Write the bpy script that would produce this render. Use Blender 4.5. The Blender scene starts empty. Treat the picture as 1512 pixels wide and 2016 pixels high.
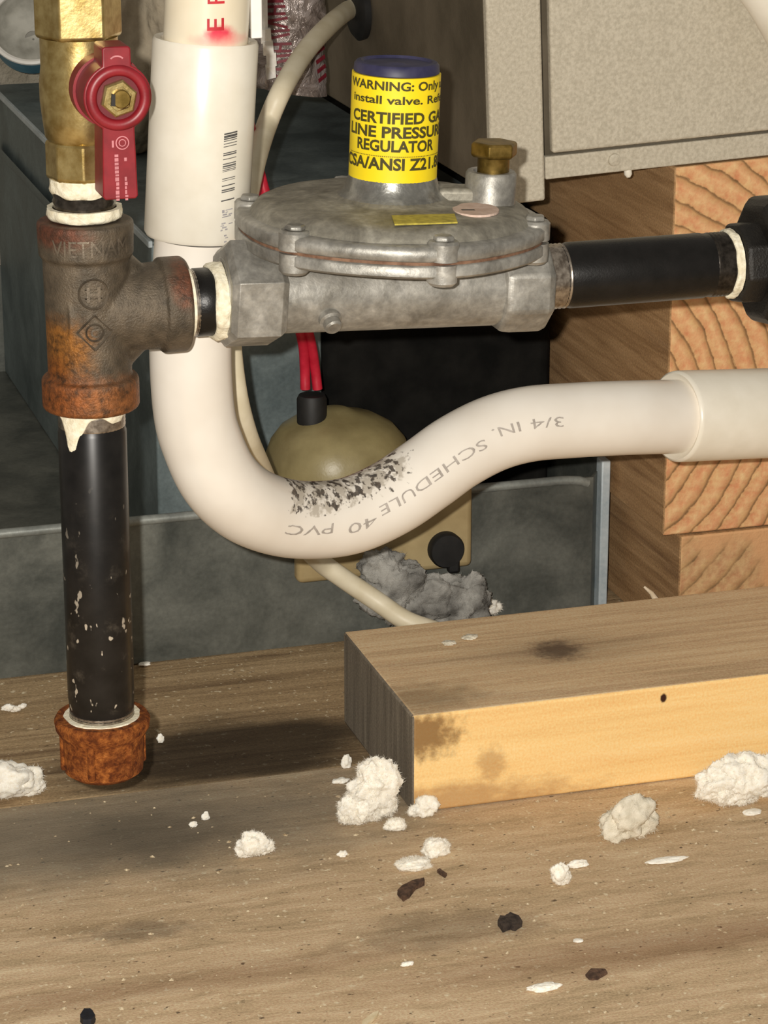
import bpy, bmesh, math, random
from mathutils import Vector, Matrix, noise
S = 0.001                      # everything below is measured in millimetres
scene = bpy.context.scene
col = scene.collection
PI = math.pi

# ------------------------------------------------------------------ camera
FPX, PITCH, YAW = 5500.0, math.radians(18.4), math.radians(17.0)
CAM = Vector((0, -819.6, 422))
cF = Vector((math.sin(YAW)*math.cos(PITCH), math.cos(YAW)*math.cos(PITCH), -math.sin(PITCH)))
cR = Vector((math.cos(YAW), -math.sin(YAW), 0))
cU = cR.cross(cF)
cd = bpy.data.cameras.new('camera'); cam = bpy.data.objects.new('camera', cd); col.objects.link(cam)
cd.sensor_fit = 'HORIZONTAL'; cd.sensor_width = 36; cd.lens = FPX/1512*36
cd.clip_start = 0.02; cd.clip_end = 20
m = Matrix((cR, cU, -cF)).transposed().to_4x4(); m.translation = CAM*S
cam.matrix_world = m
scene.camera = cam

# ------------------------------------------------------------------ light and exposure
scene.view_settings.view_transform = 'Standard'; scene.view_settings.look = 'None'
scene.view_settings.gamma = 1; scene.view_settings.use_curve_mapping = False
scene.view_settings.exposure = 0.0
w = bpy.data.worlds.new('attic_air'); scene.world = w; w.use_nodes = True
w.node_tree.nodes['Background'].inputs[0].default_value = (1.0, 0.91, 0.78, 1)
w.node_tree.nodes['Background'].inputs[1].default_value = 0.27
fl = bpy.data.lights.new('camera_flash', 'POINT'); fl.energy = 34; fl.color = (1.0, 0.95, 0.87); fl.shadow_soft_size = 0.0035
flo = bpy.data.objects.new('camera_flash', fl); col.objects.link(flo)
flo.location = (CAM - cR*17 + cU*12)*S

# ------------------------------------------------------------------ helpers
def at(px, py, axis, val):
    r = cF + cR*((px-756)/FPX) - cU*((py-1008)/FPX)
    return CAM + r*((val-CAM[axis])/r[axis])
def lin(c):
    f = lambda v: v/12.92 if v <= .04045 else ((v+.055)/1.055)**2.4
    return tuple(f(x/255) for x in c)+(1,)

class N:                       # tiny node builder
    def __init__(s, name):
        s.m = bpy.data.materials.new(name); s.m.use_nodes = True
        s.t = s.m.node_tree; s.b = s.t.nodes['Principled BSDF']
    def n(s, typ, **kw):
        o = s.t.nodes.new(typ)
        for k, v in kw.items(): setattr(o, k, v)
        return o
    def l(s, a, b): s.t.links.new(a, b)
    def coord(s, kind='Object', scale=(1,1,1), loc=(0,0,0), rot=(0,0,0)):
        tc = s.n('ShaderNodeTexCoord'); mp = s.n('ShaderNodeMapping')
        mp.inputs['Scale'].default_value = scale; mp.inputs['Location'].default_value = loc; mp.inputs['Rotation'].default_value = rot
        s.l(tc.outputs[kind], mp.inputs[0]); return mp.outputs[0]
    def noise(s, vec, scale, detail=4, rough=.55, dist=0):
        o = s.n('ShaderNodeTexNoise'); o.inputs['Scale'].default_value = scale; o.inputs['Detail'].default_value = detail
        o.inputs['Roughness'].default_value = rough; o.inputs['Distortion'].default_value = dist
        s.l(vec, o.inputs['Vector']); return o.outputs['Fac']
    def ramp(s, fac, stops, interp='LINEAR'):
        o = s.n('ShaderNodeValToRGB'); cr = o.color_ramp; cr.interpolation = interp
        while len(cr.elements) < len(stops): cr.elements.new(.5)
        for e, (p, c) in zip(cr.elements, stops):
            e.position = p; e.color = c if len(c) == 4 else lin(c)
        s.l(fac, o.inputs[0]); return o.outputs[0]
    def mixc(s, fac, a, b, mode='MIX'):
        o = s.n('ShaderNodeMix', data_type='RGBA', blend_type=mode)
        for sock, v in ((o.inputs[0], fac), (o.inputs[6], a), (o.inputs[7], b)):
            if isinstance(v, (int, float)): sock.default_value = v
            elif isinstance(v, tuple): sock.default_value = v if len(v) == 4 else lin(v)
            else: s.l(v, sock)
        return o.outputs[2]
    def math(s, op, a, b=0.0, c=0.0):
        o = s.n('ShaderNodeMath', operation=op)
        for i, v in enumerate((a, b, c)):
            if isinstance(v, (int, float)): o.inputs[i].default_value = v
            else: s.l(v, o.inputs[i])
        return o.outputs[0]
    def smooth(s, v, lo, hi):
        o = s.n('ShaderNodeMapRange', interpolation_type='SMOOTHSTEP')
        s.l(v, o.inputs[0]); o.inputs[1].default_value = lo; o.inputs[2].default_value = hi
        return o.outputs[0]
    def bump(s, h, strength, dist):
        o = s.n('ShaderNodeBump'); o.inputs['Strength'].default_value = strength; o.inputs['Distance'].default_value = dist
        s.l(h, o.inputs['Height']); s.l(o.outputs[0], s.b.inputs['Normal'])
    def out(s, colr, rough=.5, metal=0.0, spec=None, coat=None):
        for k, v in (('Base Color', colr), ('Roughness', rough), ('Metallic', metal)):
            if isinstance(v, (int, float)): s.b.inputs[k].default_value = v
            elif isinstance(v, tuple): s.b.inputs[k].default_value = v if len(v) == 4 else lin(v)
            else: s.l(v, s.b.inputs[k])
        if spec is not None: s.b.inputs['Specular IOR Level'].default_value = spec
        if coat is not None: s.b.inputs['Coat Weight'].default_value = coat
        return s.m

def simple(name, c1, c2, scale=200, rough=.5, metal=0.0, bump=0.0, bscale=900, lo=.35, hi=.65, spec=None, stretch=(1,1,1), bdist=.0006):
    k = N(name); v = k.coord('Object', stretch)
    c = k.ramp(k.noise(v, scale, 5), [(lo, c1), (hi, c2)])
    if bump: k.bump(k.noise(v, bscale, 4), bump, bdist)
    return k.out(c, rough, metal, spec)

def pr(name, c, scale=None, **kw):
    return simple(name, tuple(int(x*.88) for x in c), c, **kw) if scale is None else simple(name, tuple(int(x*.88) for x in c), c, scale, **kw)

# ---- mesh building (coordinates in mm, world space) ----
def new(): return bmesh.new()
def frame(axis):
    a = Vector(axis).normalized()
    t = Vector((0,0,1)) if abs(a.z) < .9 else Vector((1,0,0))
    u = t.cross(a).normalized(); v = a.cross(u)
    return a, u, v
def lathe(bm, prof, o, axis=(0,0,1), seg=56, sides=None, phase=0.0, cap=True, rfun=None):
    """prof: list of (radius, height along axis)."""
    a, u, v = frame(axis); o = Vector(o); n = sides or seg; rings = []
    for r, h in prof:
        ring = []
        for i in range(n):
            t = 2*PI*i/n + phase; rr = r if rfun is None else rfun(r, t, h)
            ring.append(bm.verts.new(o + a*h + (u*math.cos(t)+v*math.sin(t))*rr))
        rings.append(ring)
    for p, q in zip(rings, rings[1:]):
        for i in range(n):
            j = (i+1) % n; bm.faces.new((p[i], p[j], q[j], q[i]))
    if cap:
        bm.faces.new(list(reversed(rings[0]))); bm.faces.new(rings[-1])
    return bm
def box(bm, x0, x1, y0, y1, z0, z1):
    vs = [bm.verts.new((x, y, z)) for z in (z0, z1) for y in (y0, y1) for x in (x0, x1)]
    for f in ((0,2,3,1), (4,5,7,6), (0,1,5,4), (2,6,7,3), (0,4,6,2), (1,3,7,5)):
        bm.faces.new([vs[i] for i in f])
    return bm
def prism(bm, pts, d):
    """pts: list of Vector outline, extruded by vector d."""
    a = [bm.verts.new(p) for p in pts]; b = [bm.verts.new(Vector(p)+d) for p in pts]; n = len(a)
    bm.faces.new(a); bm.faces.new(list(reversed(b)))
    for i in range(n):
        j = (i+1) % n; bm.faces.new((a[i], b[i], b[j], a[j]))
    return bm
def spline(pts, n=12):
    P = [Vector(p) for p in pts]; P = [2*P[0]-P[1]] + P + [2*P[-1]-P[-2]]; out = []
    for i in range(1, len(P)-2):
        a, b, c, d = P[i-1:i+3]
        for k in range(n):
            t = k/n
            out.append(.5*((2*b)+(c-a)*t+(2*a-5*b+4*c-d)*t*t+(3*b-a-3*c+d)*t**3))
    out.append(P[-2]); return out
def tube(bm, pts, r, seg=20, ref=None, uv=False, cap=True):
    """sweep a circle; angle 0 faces the vector ref (kept per point)."""
    rings = []; L = 0; lens = []; n = len(pts)
    prevN = None
    for i, p in enumerate(pts):
        T = (pts[min(i+1, n-1)]-pts[max(i-1, 0)]).normalized()
        rf = Vector(ref) if ref is not None else (prevN or frame(T)[1])
        Nn = (rf - T*rf.dot(T)).normalized(); prevN = Nn; B = T.cross(Nn)
        if i: L += (pts[i]-pts[i-1]).length
        lens.append(L); rr = r(i/(n-1)) if callable(r) else r
        rings.append([bm.verts.new(p+(Nn*math.cos(t)+B*math.sin(t))*rr) for t in [2*PI*k/seg - PI for k in range(seg)]])
    lay = bm.loops.layers.uv.new('UVMap') if uv else None
    for i in range(n-1):
        for k in range(seg):
            j = (k+1) % seg
            f = bm.faces.new((rings[i][k], rings[i][j], rings[i+1][j], rings[i+1][k]))
            if uv:
                ph = [2*PI*k/seg-PI, 2*PI*(k+1)/seg-PI]
                for lp, (u_, v_) in zip(f.loops, ((lens[i], ph[0]), (lens[i], ph[1]), (lens[i+1], ph[1]), (lens[i+1], ph[0]))):
                    lp[lay].uv = (u_*S, v_*.0133)
    if cap:
        bm.faces.new(list(reversed(rings[0]))); bm.faces.new(rings[-1])
    return bm
def obj(name, bm, mat, root=None, smooth=40, bevel=0, parent=None, org=None, recalc=True):
    """link bm as ONE mesh object. root: Empty of the thing (vertices are taken relative to it)."""
    o0 = Vector(root['_o']) if root is not None else Vector(org if org is not None else (0,0,0))
    if root is None and org is None:
        xs = [v.co for v in bm.verts]
        o0 = Vector((sum(c.x for c in xs)/len(xs), sum(c.y for c in xs)/len(xs), min(c.z for c in xs)))
    for v in bm.verts: v.co = (v.co-o0)*S
    bmesh.ops.recalc_face_normals(bm, faces=bm.faces[:])
    me = bpy.data.meshes.new(name); bm.to_mesh(me); bm.free()
    me.materials.append(mat)
    if smooth:
        me.polygons.foreach_set('use_smooth', [True]*len(me.polygons)); me.set_sharp_from_angle(angle=math.radians(smooth))
    o = bpy.data.objects.new(name, me); col.objects.link(o)
    if root is not None: o.parent = parent if parent is not None else root
    else:
        o.location = o0*S; o['_o'] = tuple(o0)
    if bevel:
        b = o.modifiers.new('bevel', 'BEVEL'); b.width = bevel*S; b.segments = 3; b.limit_method = 'ANGLE'
        b.angle_limit = math.radians(35)
    return o
def tag(o, label, cat, group=None):
    o['label'] = label; o['category'] = cat
    if group: o['group'] = group
    return o
def thing(name, label, cat, base, rot=(0,0,0), group=None):
    o = bpy.data.objects.new(name, None); col.objects.link(o); o.empty_display_size = .01
    o.location = Vector(base)*S; o.rotation_euler = rot; o['_o'] = tuple(base)
    return tag(o, label, cat, group)
def struct(o): o['kind'] = 'structure'; return o
_tc = {}
def glyphs(text, bold=.0):
    """flat triangles of a text line, font size 1; returns verts, faces, width"""
    if (text, bold) in _tc: return _tc[(text, bold)]
    cu = bpy.data.curves.new('t', 'FONT'); cu.body = text; cu.size = 1; cu.offset = bold; cu.resolution_u = 3
    ob = bpy.data.objects.new('t', cu); col.objects.link(ob)
    dg = bpy.context.evaluated_depsgraph_get(); me = bpy.data.meshes.new_from_object(ob.evaluated_get(dg))
    vs = [v.co.copy() for v in me.vertices]; fs = [tuple(p.vertices) for p in me.polygons]
    bpy.data.objects.remove(ob); bpy.data.curves.remove(cu); bpy.data.meshes.remove(me)
    x0 = min(v.x for v in vs); x1 = max(v.x for v in vs)
    _tc[(text, bold)] = ([Vector((v.x-x0, v.y, 0)) for v in vs], fs, x1-x0)
    return _tc[(text, bold)]
def mapped(bm, vs, fs, fn, maxlen=None):
    b2 = bmesh.new(); vv = [b2.verts.new(v) for v in vs]
    for f in fs:
        try: b2.faces.new([vv[i] for i in f])
        except ValueError: pass
    if maxlen:
        for _ in range(3):
            es = [e for e in b2.edges if e.calc_length() > maxlen]
            if es: bmesh.ops.subdivide_edges(b2, edges=es, cuts=1)
        bmesh.ops.triangulate(b2, faces=b2.faces[:])
    mp = {v: bm.verts.new(fn(v.co)) for v in b2.verts}
    for f in b2.faces:
        try: bm.faces.new([mp[v] for v in f.verts])
        except ValueError: pass
    b2.free()
def cyl_text(bm, text, c, r, z, a0, a1, h, bold=.02):
    """text around a vertical cylinder, from angle a0 to a1 (deg, world), cap height h, baseline z."""
    vs, fs, wd = glyphs(text, bold); A0, A1 = math.radians(a0), math.radians(a1)
    def fn(p):
        t = A0+(A1-A0)*p.x/wd
        return Vector((c[0]+r*math.cos(t), c[1]+r*math.sin(t), z+p.y*h/.7))
    mapped(bm, vs, fs, fn, .3)
rnd = random.Random(7)

# ------------------------------------------------------------------ materials
def wood_mat(name, cols, gdir=0, fine=1.0, dark=(60,44,30), rough=.85, marks=None, streak=.5, bump=.35, speck=.0, big=None, elong=14):
    k = N(name); sc = [260*fine, 260*fine, 260*fine]; sc[gdir] = elong*fine
    v = k.coord('Object', tuple(sc)); f = k.noise(v, 1, 8, .62, .6)
    c = k.ramp(f, [(.28, cols[0]), (.5, cols[1]), (.72, cols[2])])
    sc2 = [60, 60, 60]; sc2[gdir] = 5
    g = k.noise(k.coord('Object', tuple(sc2), (3,1,2)), 1, 5, .6, .8)
    c = k.mixc(k.math('MULTIPLY', k.smooth(g, .54, .72), streak), c, dark)
    fi = k.noise(k.coord('Object', (1,1,1)), 1100, 3, .6)
    c = k.mixc(.32, c, k.ramp(fi, [(.3, (60,60,60)), (.7, (215,215,215))]), 'OVERLAY')
    if big:
        bn = k.noise(k.coord('Object', (1,1,1), (.3,.1,.7)), 14, 3, .5)
        c = k.mixc(k.smooth(bn, .45, .62), c, big)
    if speck:
        sp = k.noise(k.coord('Object', (1,1,1), (.7,.2,0)), 420, 2, .5)
        c = k.mixc(k.smooth(sp, .66-.03*speck, .74), c, (226,210,178))
        sp2 = k.noise(k.coord('Object', (1,1.4,1), (.1,.9,0)), 330, 3, .5)
        c = k.mixc(k.math('MULTIPLY', k.smooth(sp2, .66, .74), .8), c, (52,38,28))
    if marks: c = marks(k, c)
    k.bump(k.math('ADD', f, k.math('MULTIPLY', fi, .5)), bump, .0012)
    return k.out(c, rough, 0, .25)
def blob_mask(k, cx, cy, rx, ry, nscale=60, soft=.5, wob=.7, plane='XY', sx=1):
    """soft ragged patch of colour around an object-space point (metres)"""
    tc = k.n('ShaderNodeTexCoord'); sep = k.n('ShaderNodeSeparateXYZ'); k.l(tc.outputs['Object'], sep.inputs[0])
    a, b = {'XY': (0,1), 'XZ': (0,2), 'YZ': (1,2)}[plane]
    dx = k.math('DIVIDE', k.math('SUBTRACT', sep.outputs[a], cx), rx); dy = k.math('DIVIDE', k.math('SUBTRACT', sep.outputs[b], cy), ry)
    d = k.math('SQRT', k.math('ADD', k.math('MULTIPLY', dx, dx), k.math('MULTIPLY', dy, dy)))
    nn = k.noise(k.coord('Object', (sx,1,1)), nscale, 5, .6)
    d = k.math('ADD', d, k.math('MULTIPLY', k.math('SUBTRACT', nn, .5), wob*2))
    o = k.n('ShaderNodeMapRange', interpolation_type='SMOOTHSTEP'); k.l(d, o.inputs[0])
    o.inputs[1].default_value = 1-soft; o.inputs[2].default_value = 1+soft; o.inputs[3].default_value = 1; o.inputs[4].default_value = 0
    return o.outputs[0]

def galv(name, c1, c2, rough=.42, metal=.85):
    k = N(name); v = k.coord('Object', (1,1,1))
    n1 = k.noise(v, 28, 5, .6, .5); n2 = k.noise(v, 500, 3, .6)
    c = k.ramp(n1, [(.33, c1), (.68, c2)])
    c = k.mixc(.25, c, k.ramp(n2, [(.3, (70,70,70)), (.7, (190,190,190))]), 'OVERLAY')
    r = k.n('ShaderNodeMapRange'); k.l(n1, r.inputs[0]); r.inputs[1].default_value = .3; r.inputs[2].default_value = .7
    r.inputs[3].default_value = rough-.06; r.inputs[4].default_value = rough+.12
    k.bump(n2, .15, .0004)
    return k.out(c, r.outputs[0], metal)
def iron(name, base, rusts, rough=.55, metal=.5, bump=.5, bscale=1500):
    """cast iron; rusts: list of (mask args, colour, strength)"""
    k = N(name); v = k.coord('Object', (1,1,1))
    c = k.ramp(k.noise(v, 160, 6, .6), [(.3, tuple(int(x*.62) for x in base)), (.7, base)])
    for args, rc, st in rusts:
        mk = k.math('MULTIPLY', blob_mask(k, *args[0], **args[1]), st)
        rn = k.ramp(k.noise(v, 420, 5, .65), [(.32, tuple(int(x*.45) for x in rc)), (.62, rc)])
        c = k.mixc(mk, c, rn)
    k.bump(k.noise(v, bscale, 4, .6), bump, .0007)
    return k.out(c, rough, metal)

M_pvc_plain = simple('pvc_white', (226,219,203), (236,230,216), 60, rough=.3, spec=.5)
M_seal = simple('pipe_dope', (222,212,184), (242,236,214), 500, rough=.7, bump=.6, bscale=900)
M_black_iron = iron('black_pipe', (30,28,27), [], rough=.34, metal=.35, bump=.12)
M_threads = simple('bare_thread_steel', (120,110,100), (186,176,164), 500, rough=.32, metal=.9)
M_brass = simple('brass', (158,134,80), (194,174,120), 240, rough=.36, metal=.9, bump=.1)
M_brass_old = simple('tarnished_brass', (104,84,36), (150,124,66), 240, rough=.42, metal=.8)
M_red = simple('red_vinyl', (116,18,28), (138,28,38), 150, rough=.42, spec=.5)
M_zinc = None
M_ink = pr('black_ink', (38,34,30), rough=.7)
M_fluff = simple('blown_insulation', (240,232,216), (253,249,238), 700, rough=1, bump=.2, bscale=1800, spec=0)
for _m in (M_fluff, M_fluff_grey) if 'M_fluff_grey' in globals() else (M_fluff,):
    _b = _m.node_tree.nodes['Principled BSDF']; _b.inputs['Subsurface Weight'].default_value = .25; _b.inputs['Subsurface Radius'].default_value = (.0025, .0022, .0018); _b.inputs['Subsurface Scale'].default_value = 1.0
M_fluff_grey = simple('dirty_insulation', (206,198,178), (234,226,208), 300, rough=1, bump=.5, bscale=1800, spec=0)
M_dust = simple('dust_wool', (96,94,90), (176,174,168), 90, rough=1, bump=.9, bscale=1500, spec=0)

# ------------------------------------------------------------------ floor and back wall
def dark_patch_back(k, c):
    c = k.mixc(k.math('MULTIPLY', blob_mask(k, .232, .135, .062, .030, 45, .45, .55, sx=.35), .88), c, (34,25,17))  # dark ragged patch beside the end of the loose board
    return c
def marks_front(k, c):
    c = k.mixc(k.math('MULTIPLY', blob_mask(k, .165, .080, .130, .040, 40, .7, .5), .78), c, (112,106,94))
    c = k.mixc(k.math('MULTIPLY', blob_mask(k, .185, .068, .030, .022, 60, .6, .5), .45), c, (60,54,46))  # darker patch on the deck below the rusty cap
    c = k.mixc(k.math('MULTIPLY', blob_mask(k, .330, -.062, .090, .010, 70, .7, .8, sx=.3), .45), c, (112,70,40))
    c = k.mixc(k.math('MULTIPLY', blob_mask(k, .165, -.040, .080, .007, 70, .7, .8, sx=.3), .35), c, (112,70,40))
    c = k.mixc(k.math('MULTIPLY', blob_mask(k, .262, -.030, .030, .012, 90, .6, .9), .40), c, (78,66,52))
    c = k.mixc(k.math('MULTIPLY', blob_mask(k, .166, -.002, .016, .007, 140, .5, .9), .5), c, (74,62,48))
    return c
M_floor_f = wood_mat('weathered_deck', [(180,156,122), (206,182,146), (222,202,168)], 0, .55, (150,118,84), streak=.35, elong=60, speck=.8, marks=marks_front)
M_floor_b = wood_mat('old_deck', [(140,116,86), (176,150,114), (200,174,136)], 0, .8, (92,68,48), streak=.8, marks=dark_patch_back, speck=.4)
fl_ = struct(obj('floor', box(new(), -420, 1000, -420, 760, -40, -18.2), M_floor_b, org=(0,0,-40)))
def plank(y0, y1, zt, mt):
    o = obj('plank', box(new(), -420, 1000, y0, y1, -18, zt), mt, root=fl_, bevel=.8); return o
plank(-420, 108.8, 0, M_floor_f)
plank(109.8, 760, -.6, M_floor_b)
M_batt = simple('grey_batt', (150,142,126), (190,182,166), 30, rough=1, bump=.8, bscale=260, spec=0, bdist=.004)
bw = new(); gx, gz = 60, 30
grid = [[bw.verts.new((-420+1420*i/gx, 704+8*noise.noise(Vector((i*.7, j*.7, 3))), -18+560*j/gz)) for i in range(gx+1)] for j in range(gz+1)]
for j in range(gz):
    for i in range(gx): bw.faces.new((grid[j][i], grid[j][i+1], grid[j+1][i+1], grid[j+1][i]))
bk = [[bw.verts.new((x, 760, z)) for x in (-420, 1000)] for z in (-18, 542)]
bw.faces.new((bk[0][0], bk[0][1], bk[1][1], bk[1][0]))
bw.faces.new([grid[gz][i] for i in range(gx+1)]+[bk[1][1], bk[1][0]]); bw.faces.new([grid[0][i] for i in range(gx, -1, -1)]+[bk[0][0], bk[0][1]])
bw.faces.new([grid[j][0] for j in range(gz, -1, -1)]+[bk[0][0], bk[1][0]]); bw.faces.new([grid[j][gx] for j in range(gz+1)]+[bk[1][1], bk[0][1]])
struct(obj('wall_back', bw, M_batt, org=(290, 700, -18), smooth=70))

# ------------------------------------------------------------------ drain pan
M_galv = galv('galvanized_pan', (84,88,84), (132,134,126), .46, .45)
M_galv2 = galv('galvanized_box', (92,104,106), (132,144,144), .5, .3)
PX0, PX1, PYF, PYB, PH = -200, 423.5, 234, 692, 62
pan = thing('drain_pan', 'shallow galvanized steel drain pan behind the pipes', 'drain pan', (200, 300, 0))
obj('pan_base', box(new(), PX0, PX1, PYF+1.2, PYB, .1, 1.3), M_galv, pan)
bm = new(); prism(bm, [Vector(p) for p in ((PX0, PYF, .1), (415, PYF, .1), (419.5, PYF+7, .1), (419.5, PYF+8.2, .1), (414.3, PYF+1.2, .1), (PX0, PYF+1.2, .1))], Vector((0,0,PH)))
obj('front_wall', bm, M_galv, pan, smooth=30)
tp = [Vector((PX0, PYF-.3, PH))] + spline([(394, PYF-.3, PH), (400, PYF-.3, PH), (408, PYF-.1, PH-.8), (412.5, PYF+.8, PH-2.6)], 6)
obj('rolled_lip', tube(new(), tp, 2.0, 12), galv('pan_lip', (128,132,128), (170,174,168), .4, .3), pan, smooth=80)  # lip highlight put into a paler tone than the pan
obj('side_wall', box(new(), 422.2, 423.5, PYF+9, PYB, .1, PH+3), M_galv, pan)
M_edge = galv('lit_steel_edge', (176,188,194), (214,222,226), .4, .15)  # pale tone puts the folded edge's caught light into the colour
obj('corner_strip', box(new(), 419.6, 423.6, PYF+2, PYF+8.8, .1, PH+6), M_edge, pan, bevel=.6)
obj('side_lip', tube(new(), [Vector((423, PYF+11, PH+3)), Vector((423, PYB, PH+3))], 1.4, 12), M_galv, pan, smooth=80)
obj('rear_wall', box(new(), PX0, PX1, PYB, PYB+1.2, .1, PH), M_galv, pan)
obj('side_wall', box(new(), PX0-1.2, PX0, PYF, PYB, .1, PH), M_galv, pan)

# ------------------------------------------------------------------ galvanized box and added black shade block in the pan
BX0, BX1, BY0, BY1, BZ = 239, 312, 292, 690, 163
gb = thing('sheet_metal_box', 'dark galvanized sheet metal box standing in the pan behind the white pipe', 'metal box', (280, 450, 1.4))
bm = new()
box(bm, BX0, BX1, BY0, BY1, 1.4, BZ-1.2)
obj('shell', bm, M_galv2, gb, bevel=1)
obj('top_panel', box(new(), BX0+.6, 400, BY0, BY1, BZ-1.1, BZ), M_galv2, gb)
obj('folded_edge', box(new(), BX0-1.4, BX0+.5, BY0-1, BY1, BZ-2.4, BZ+.5), M_edge, gb, bevel=.4)
bm = new(); prism(bm, [Vector((BX0-1.2, BY0+40, 128)), Vector((BX0-1.2, BY1-20, 128)), Vector((BX0-3.6, BY1-20, 131)), Vector((BX0-3.6, BY0+40, 131))], Vector((0, 0, 5)))
obj('stiffening_rib', bm, M_galv2, gb)
M_gap_shade = simple('gap_shade_black', (16,16,15), (30,29,27), 60, rough=.95, bump=.4, bscale=300, spec=.1)
bm = new(); box(bm, 314, 419, 296, 640, 1.4, 161)  # added block; shade of the gap put in as matte black
tag(obj('gap_shade_block', bm, M_gap_shade, bevel=6), 'added black block standing in for the shade under the grey cabinet', 'filler')

# ------------------------------------------------------------------ lumber stack and loose board
def endgrain(name, cx, cz, cols, dk, warm=None):
    k = N(name); tc = k.n('ShaderNodeTexCoord'); sep = k.n('ShaderNodeSeparateXYZ'); k.l(tc.outputs['Object'], sep.inputs[0])
    nz = k.noise(k.coord('Object', (1,1,1)), 26, 3, .5); nz2 = k.noise(k.coord('Object', (1,1,1)), 240, 4, .6)
    dx = k.math('SUBTRACT', sep.outputs[0], cx); dz = k.math('SUBTRACT', sep.outputs[2], cz)
    d = k.math('SQRT', k.math('ADD', k.math('MULTIPLY', dx, dx), k.math('MULTIPLY', dz, dz)))
    d = k.math('ADD', d, k.math('ADD', k.math('MULTIPLY', nz, .012), k.math('MULTIPLY', nz2, .002)))
    fr = k.math('FRACT', k.math('DIVIDE', d, .0082))
    c = k.ramp(fr, [(0, cols[0]), (.5, cols[1]), (.82, cols[2]), (.93, dk), (1, cols[0])])
    c = k.mixc(.5, c, k.ramp(nz2, [(.3, (70,70,70)), (.7, (200,200,200))]), 'OVERLAY')
    if warm: c = k.mixc(k.smooth(k.noise(k.coord('Object', (1,1,1), (1,2,3)), 30, 3), .45, .6), c, warm)
    k.bump(nz2, .6, .0012)
    return k.out(c, .9, 0, .2)
M_lumside = wood_mat('lumber_side', [(150,114,76), (182,144,102), (204,166,122)], 1, .8, (108,76,50), streak=.7)
def lumber(label, x0, x1, y0, y1, z0, z1, mend, mside, slope=0):
    bm = new(); box(bm, x0, x1, y0, y1, z0, z1)
    if slope:
        for v in bm.verts:
            if v.co.z > (z0+z1)/2: v.co.z += (v.co.x-x0)*slope
    o = obj('lumber_beam', bm, mside, org=(x0, y0, z0), bevel=1.0)
    o.data.materials.append(mend)
    for p in o.data.polygons:
        if abs(p.normal.y) > .9: p.material_index = 1
    return tag(o, label, 'lumber')
M_end1 = endgrain('end_grain_upper', -.036, .058, [(222,180,128), (230,192,142), (208,164,114)], (150,112,76))
M_end2 = endgrain('end_grain_lower', -.05, .10, [(206,172,124), (214,180,132), (198,160,112)], (168,132,92), warm=(212,164,118))
lumber('tall sawn beam end showing growth rings under the grey cabinet', 427, 640, 185, 600, 50.4, 203.6, M_end1, M_lumside, math.tan(math.radians(2.5)))
lumber('lower sawn beam end lying on the deck under the taller beam', 434, 640, 183, 600, 0.2, 50, M_end2, M_lumside)
bpos = at(812, 1603, 2, 0); BBX, BBY = bpos.x, bpos.y
def stain_board(k, c):
    c = k.mixc(k.math('MULTIPLY', blob_mask(k, .072, .046, .009, .009, 300, .6, .8), .8), c, (70,56,50))
    c = k.mixc(k.math('MULTIPLY', blob_mask(k, .072, .046, .030, .014, 120, .8, .7, sx=.4), .35), c, (96,78,60))
    c = k.mixc(k.math('MULTIPLY', blob_mask(k, .008, .015, .020, .012, 130, .8, .8), .5), c, (92,72,48))
    return c
M_btop = wood_mat('board_weathered_face', [(198,172,134), (222,196,156), (234,212,176)], 0, .9, (164,138,106), streak=.35, bump=.2, marks=stain_board)
def stain_bfront(k, c):
    c = k.mixc(k.math('MULTIPLY', blob_mask(k, .004, .030, .012, .008, 220, .5, 1.0, 'XZ'), .85), c, (126,92,54))
    c = k.mixc(k.math('MULTIPLY', blob_mask(k, .012, .002, .042, .007, 200, .6, 1.0, 'XZ', sx=.5), .65), c, (164,118,76))
    c = k.mixc(k.math('MULTIPLY', blob_mask(k, .030, .016, .005, .006, 260, .5, .9, 'XZ'), .45), c, (150,100,58))
    c = k.mixc(blob_mask(k, .0965, .0335, .0012, .0017, 800, .3, .3, 'XZ'), c, (58,30,20))
    return c
M_bfront = wood_mat('board_fresh_face', [(240,202,136), (248,214,150), (252,222,164)], 0, .7, (240,196,126), rough=.7, streak=.4, bump=.12, marks=stain_bfront)
M_bend = wood_mat('board_end_face', [(104,96,84), (126,116,102), (146,136,120)], 2, 1.0, (84,76,66), streak=.5)
bm = new(); box(bm, BBX, BBX+420, BBY, BBY+89, .2, 38.2)
bo = obj('loose_board', bm, M_btop, org=(BBX, BBY, .2), bevel=1.2)
bo.data.materials.append(M_bfront); bo.data.materials.append(M_bend)
for p in bo.data.polygons:
    if p.normal.y < -.9: p.material_index = 1
    elif p.normal.x < -.9: p.material_index = 2
tag(bo, 'loose thick board on the deck with weathered top and fresh yellow cut face', 'board')

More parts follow.
